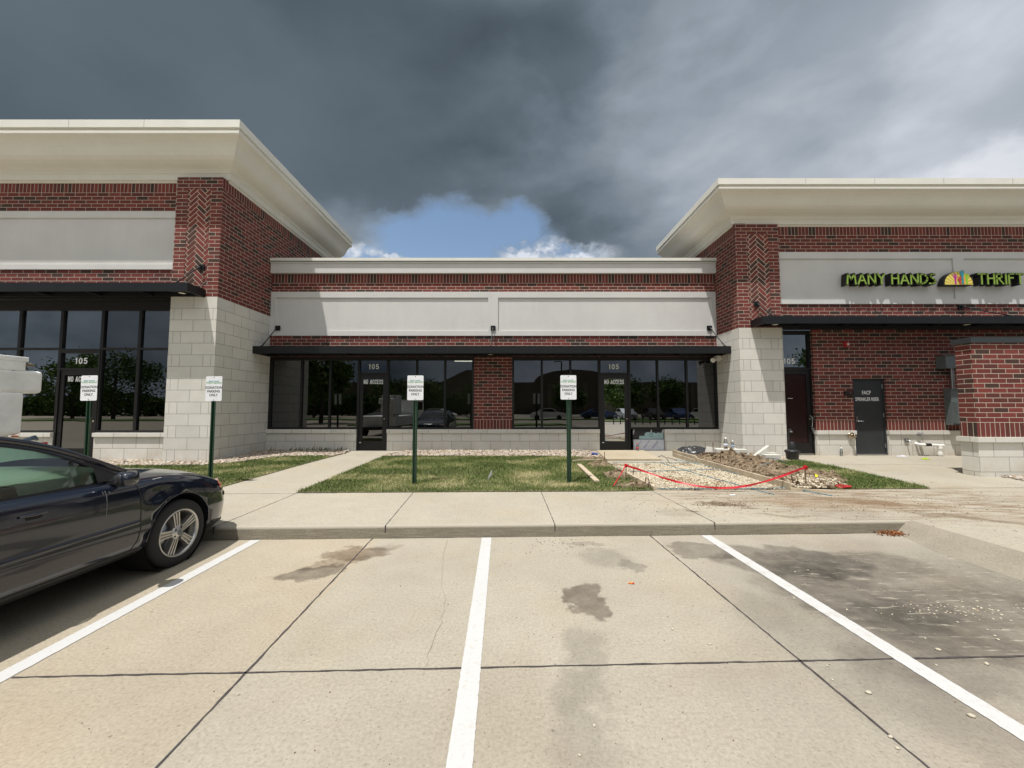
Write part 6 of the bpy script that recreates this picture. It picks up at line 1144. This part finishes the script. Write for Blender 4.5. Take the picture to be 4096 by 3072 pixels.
# ------------------------------------------------------------------ what the windows mirror: the far side of the lot
M_lawn2 = simple('far_lawn', (.09, .16, .03), .95, var=.4, scale=1.5)
def island(pts_, label): m = MB(); m.add([(x, y, .12) for x, y in pts_]+[(x, y, 0) for x, y in pts_], [tuple(range(len(pts_)))]+[(i, len(pts_)+i, len(pts_)+(i+1) % len(pts_), (i+1) % len(pts_)) for i in range(len(pts_))]); o = m.build('grass_island', M_lawn2, None, uv=False); tag(o, None, None, None, 'structure')
island([(20, -15), (40, -14), (40, -20), (20, -20), (10, -18)], ''); island([(-14, -8.5), (3.5, -8.5), (5, -10), (4, -11.5), (-14, -11.5)], ''); island([(-60, -26), (60, -26), (60, -23), (-60, -23)], '')
M_tan = simple('tan_panel', (.12, .10, .07), .9, var=.1, scale=.3); M_tan2 = simple('tan_pilaster', (.16, .14, .10), .9, var=.1, scale=.3)
fb = thing('far_building', 'long tan building with curved roof gable across the parking lot, seen in the windows', 'building', (10, -62, 0)); m = MB(); m.box(-60, 80, -70, -62, 0, 7.2); 
gl = [(14+9*math.cos(math.pi*i/16), 7.2+2.8*math.sin(math.pi*i/16)) for i in range(17)]; m.prism(gl, lambda x, z: (x, -62, z), lambda x, z: (x, -70, z)); m.prism([(-16, 7.2), (-2, 7.2), (-8, 10.0), (-10, 10.0)], lambda x, z: (x, -62, z), lambda x, z: (x, -70, z)); m.build('wall', M_tan, fb, uv=False)
for x in range(-56, 80, 8): MB().box(x, x+.9, -61.8, -62, 0, 7.0).build('pilaster', M_tan2, fb, uv=False)
def tree_mesh(h, r, n, seed):
    rg = np.random.default_rng(seed); cl = rg.normal(0, 1, (26, 3)); cl /= np.linalg.norm(cl, axis=1)[:, None]; cl *= rg.uniform(.3, 1, 26)[:, None]**.5*np.array([r, r, r*.8]); cl[:, 2] += h*.62
    k = rg.integers(0, 26, n); p = cl[k]+rg.normal(0, r*.17, (n, 3)); a = rg.normal(0, 1, (n, 3)); a /= np.linalg.norm(a, axis=1)[:, None]; b_ = np.cross(a, rg.normal(0, 1, (n, 3))); b_ /= np.linalg.norm(b_, axis=1)[:, None]; s_ = rg.uniform(.10, .24, n)[:, None]
    V = np.stack([p-a*s_, p-b_*s_*.6, p+a*s_, p+b_*s_*.6], 1); return V, rg.uniform(0, 1, n)
M_leaf = attr_mat('tree_leaves', [(0, (.035, .070, .014)), (.5, (.065, .12, .022)), (1, (.12, .18, .04))]); M_bark = simple('bark', (.07, .055, .04), .95, var=.3)
def tree(x, y, h, r, seed, label):
    t = thing('tree', label, 'tree', (x, y, 0), 'trees across the parking lot'); V, rv = tree_mesh(h, r, 6500, seed); V = V+np.array([x, y, 0]); n = len(V); o = mesh_np('crown', V.reshape(-1, 3), np.arange(4*n).reshape(n, 4), rv, M_leaf); attach(o, t)
    m = MB(); m.tube([(x, y, 0), (x+.1, y, h*.35), (x, y+.1, h*.6), (x, y, h*.8)], [.2, .15, .1, .04], 8)
    for q in range(5): a = q*1.3; m.tube([(x, y, h*(.35+.06*q)), (x+r*.6*math.cos(a), y+r*.6*math.sin(a), h*(.55+.06*q))], [.08, .03], 6)
    m.build('trunk', M_bark, t, uv=False)
for i, (x, y, h, r) in enumerate([(-19, -14, 8.0, 2.6), (-30, -34, 9, 3.4), (-6, -42, 6, 2.6), (9, -38, 5.5, 2.4), (17, -34, 6.5, 3.0), (25, -38, 6.0, 2.8), (36, -20, 10.5, 3.4), (44, -34, 8, 3.2), (-52, -30, 8.5, 4.0), (-44, -34, 6.5, 3.6), (-62, -34, 7.5, 4.2), (-36, -40, 6.0, 3.8), (-70, -30, 7.0, 4.2), (-22, -46, 5.5, 3.6), (-14, -40, 5.0, 3.2)]): tree(x, y, h, r, 20+i, 'leafy green tree across the parking lot mirrored in the windows, '+('first', 'second', 'third', 'fourth', 'fifth', 'sixth', 'seventh', 'eighth', 'ninth', 'tenth', 'eleventh', 'twelfth', 'thirteenth', 'fourteenth', 'fifteenth')[i]+' along the far side')
tl = rng.uniform(0, 1, (16000, 3)); px_ = -100+tl[:, 0]*92; hh = np.array([3.6+1.6*noise.noise(Vector((x*.12, 0, 0)))+.7*noise.noise(Vector((x*.6, 3, 0))) for x in px_]); pc = np.c_[px_, -50+tl[:, 1]*3, tl[:, 2]**.8*hh]; aa = rng.normal(0, 1, (16000, 3)); aa /= np.linalg.norm(aa, axis=1)[:, None]; bb = np.cross(aa, rng.normal(0, 1, (16000, 3))); bb /= np.linalg.norm(bb, axis=1)[:, None]; sz_ = rng.uniform(.2, .5, 16000)[:, None]
o = mesh_np('hedge', np.stack([pc-aa*sz_, pc-bb*sz_*.6, pc+aa*sz_, pc+bb*sz_*.6], 1).reshape(-1, 3), np.arange(64000).reshape(-1, 4), rng.uniform(0, .7, 16000), M_leaf); tag(o, 'long dark hedge along the far left side of the lot, mirrored in the windows', 'hedge', None, 'stuff')
# row of cars far behind, mirrored only
def far_car(mt):
    prof_ = [(-2.2, .3), (-2.25, .7), (-1.9, .9), (-1.3, 1.0), (-.8, 1.42), (.6, 1.46), (1.2, 1.02), (2.1, .88), (2.3, .65), (2.28, .3)]; t = thing('far_parked_car', 'x', 'car', (0, 0, 0), 'cars parked across the lot'); m = MB(); m.prism(prof_, lambda a, z: (a, -.82, z), lambda a, z: (a, .82, z)); m.build('body', mt, t, uv=False)
    MB().prism([(-1.15, 1.02), (-.75, 1.36), (.55, 1.40), (1.05, 1.04)], lambda a, z: (a, -.825, z), lambda a, z: (a, .825, z)).build('windows', M_glass, t, uv=False)
    for a in (-1.4, 1.4):
        for b_ in (-.8, .8): MB().lathe([(0, -.06), (.32, -.06), (.32, .06), (0, .06)], (a, b_, .32), 'y', 18).build('wheel', M_rubber, t, uv=False)
    return t
cols_ = [('white', (.7, .7, .68)), ('silver', (.35, .36, .37)), ('dark blue', (.02, .04, .12)), ('black', (.015, .015, .017))]; protos = [far_car(simple('far_paint_'+c.replace(' ', '_'), v, .25, var=0)) for c, v in cols_]
for i, (x, y, a, c_) in enumerate([(-9, -22, 5, 0), (-3, -21, 0, 0), (4.5, -24, 3, 0), (11, -25, 0, 2), (14.5, -25, 90, 1), (18, -25, 92, 3), (21, -25, 88, 2), (24.5, -25, 90, 0), (28, -25, 90, 3), (31, -25, 90, 1), (-15, -22, 0, 1), (-6.5, -1.5, 90, 3)]):
    if i == 11: continue
    first = not protos[c_].get('used'); o = protos[c_] if first else copy_tree(protos[c_]); protos[c_]['used'] = 1
    o['label'] = cols_[c_][0]+' car parked across the lot, '+('first', 'second', 'third', 'fourth', 'fifth', 'sixth', 'seventh', 'eighth', 'ninth', 'tenth', 'eleventh')[i]+' in the mirrored row'; o.location = (x, y, 0); o.rotation_euler = (0, 0, R(a))
rk_ = None
for i in range(6):
    x, y = 9.6+i*1.35, -11.0
    if i == 0:
        rk_ = thing('bike_rack', 'x', 'bike rack', (0, 0, 0), 'black bike hoops across the driveway'); MB().tube([(-.33, 0, 0), (-.33, 0, .55)]+[(-.33*math.cos(q), 0, .60+.27*math.sin(q)) for q in [k*math.pi/10 for k in range(11)]]+[(.33, 0, .55), (.33, 0, 0)], .045, 10).build('hoop', M_plast, rk_, uv=False); o = rk_
    else: o = copy_tree(rk_)
    o.location = (x, y, 0); o['label'] = 'black inverted U bike hoop mirrored in the right window, '+('first', 'second', 'third', 'fourth', 'fifth', 'sixth')[i]+' from the left'
for i, (x, y) in enumerate([(-19, -6), (7, -30)]):
    t = thing('lamp_post', 'tall dark parking lot lamp post mirrored in the '+('far left window', 'right windows')[i], 'lamp post', (x, y, 0), 'lamp posts of the parking lot'); MB().tube([(x, y, 0), (x, y, 8)], .09, 10).build('pole', M_plast, t, uv=False); MB().rbox((x-.5, y, 8.05), (1.0, .35, .1)).build('lamp_head', M_plast, t, uv=False)
for o in bpy.data.objects:
    for k_ in ('_w', 'used'):
        if k_ in o: del o[k_]
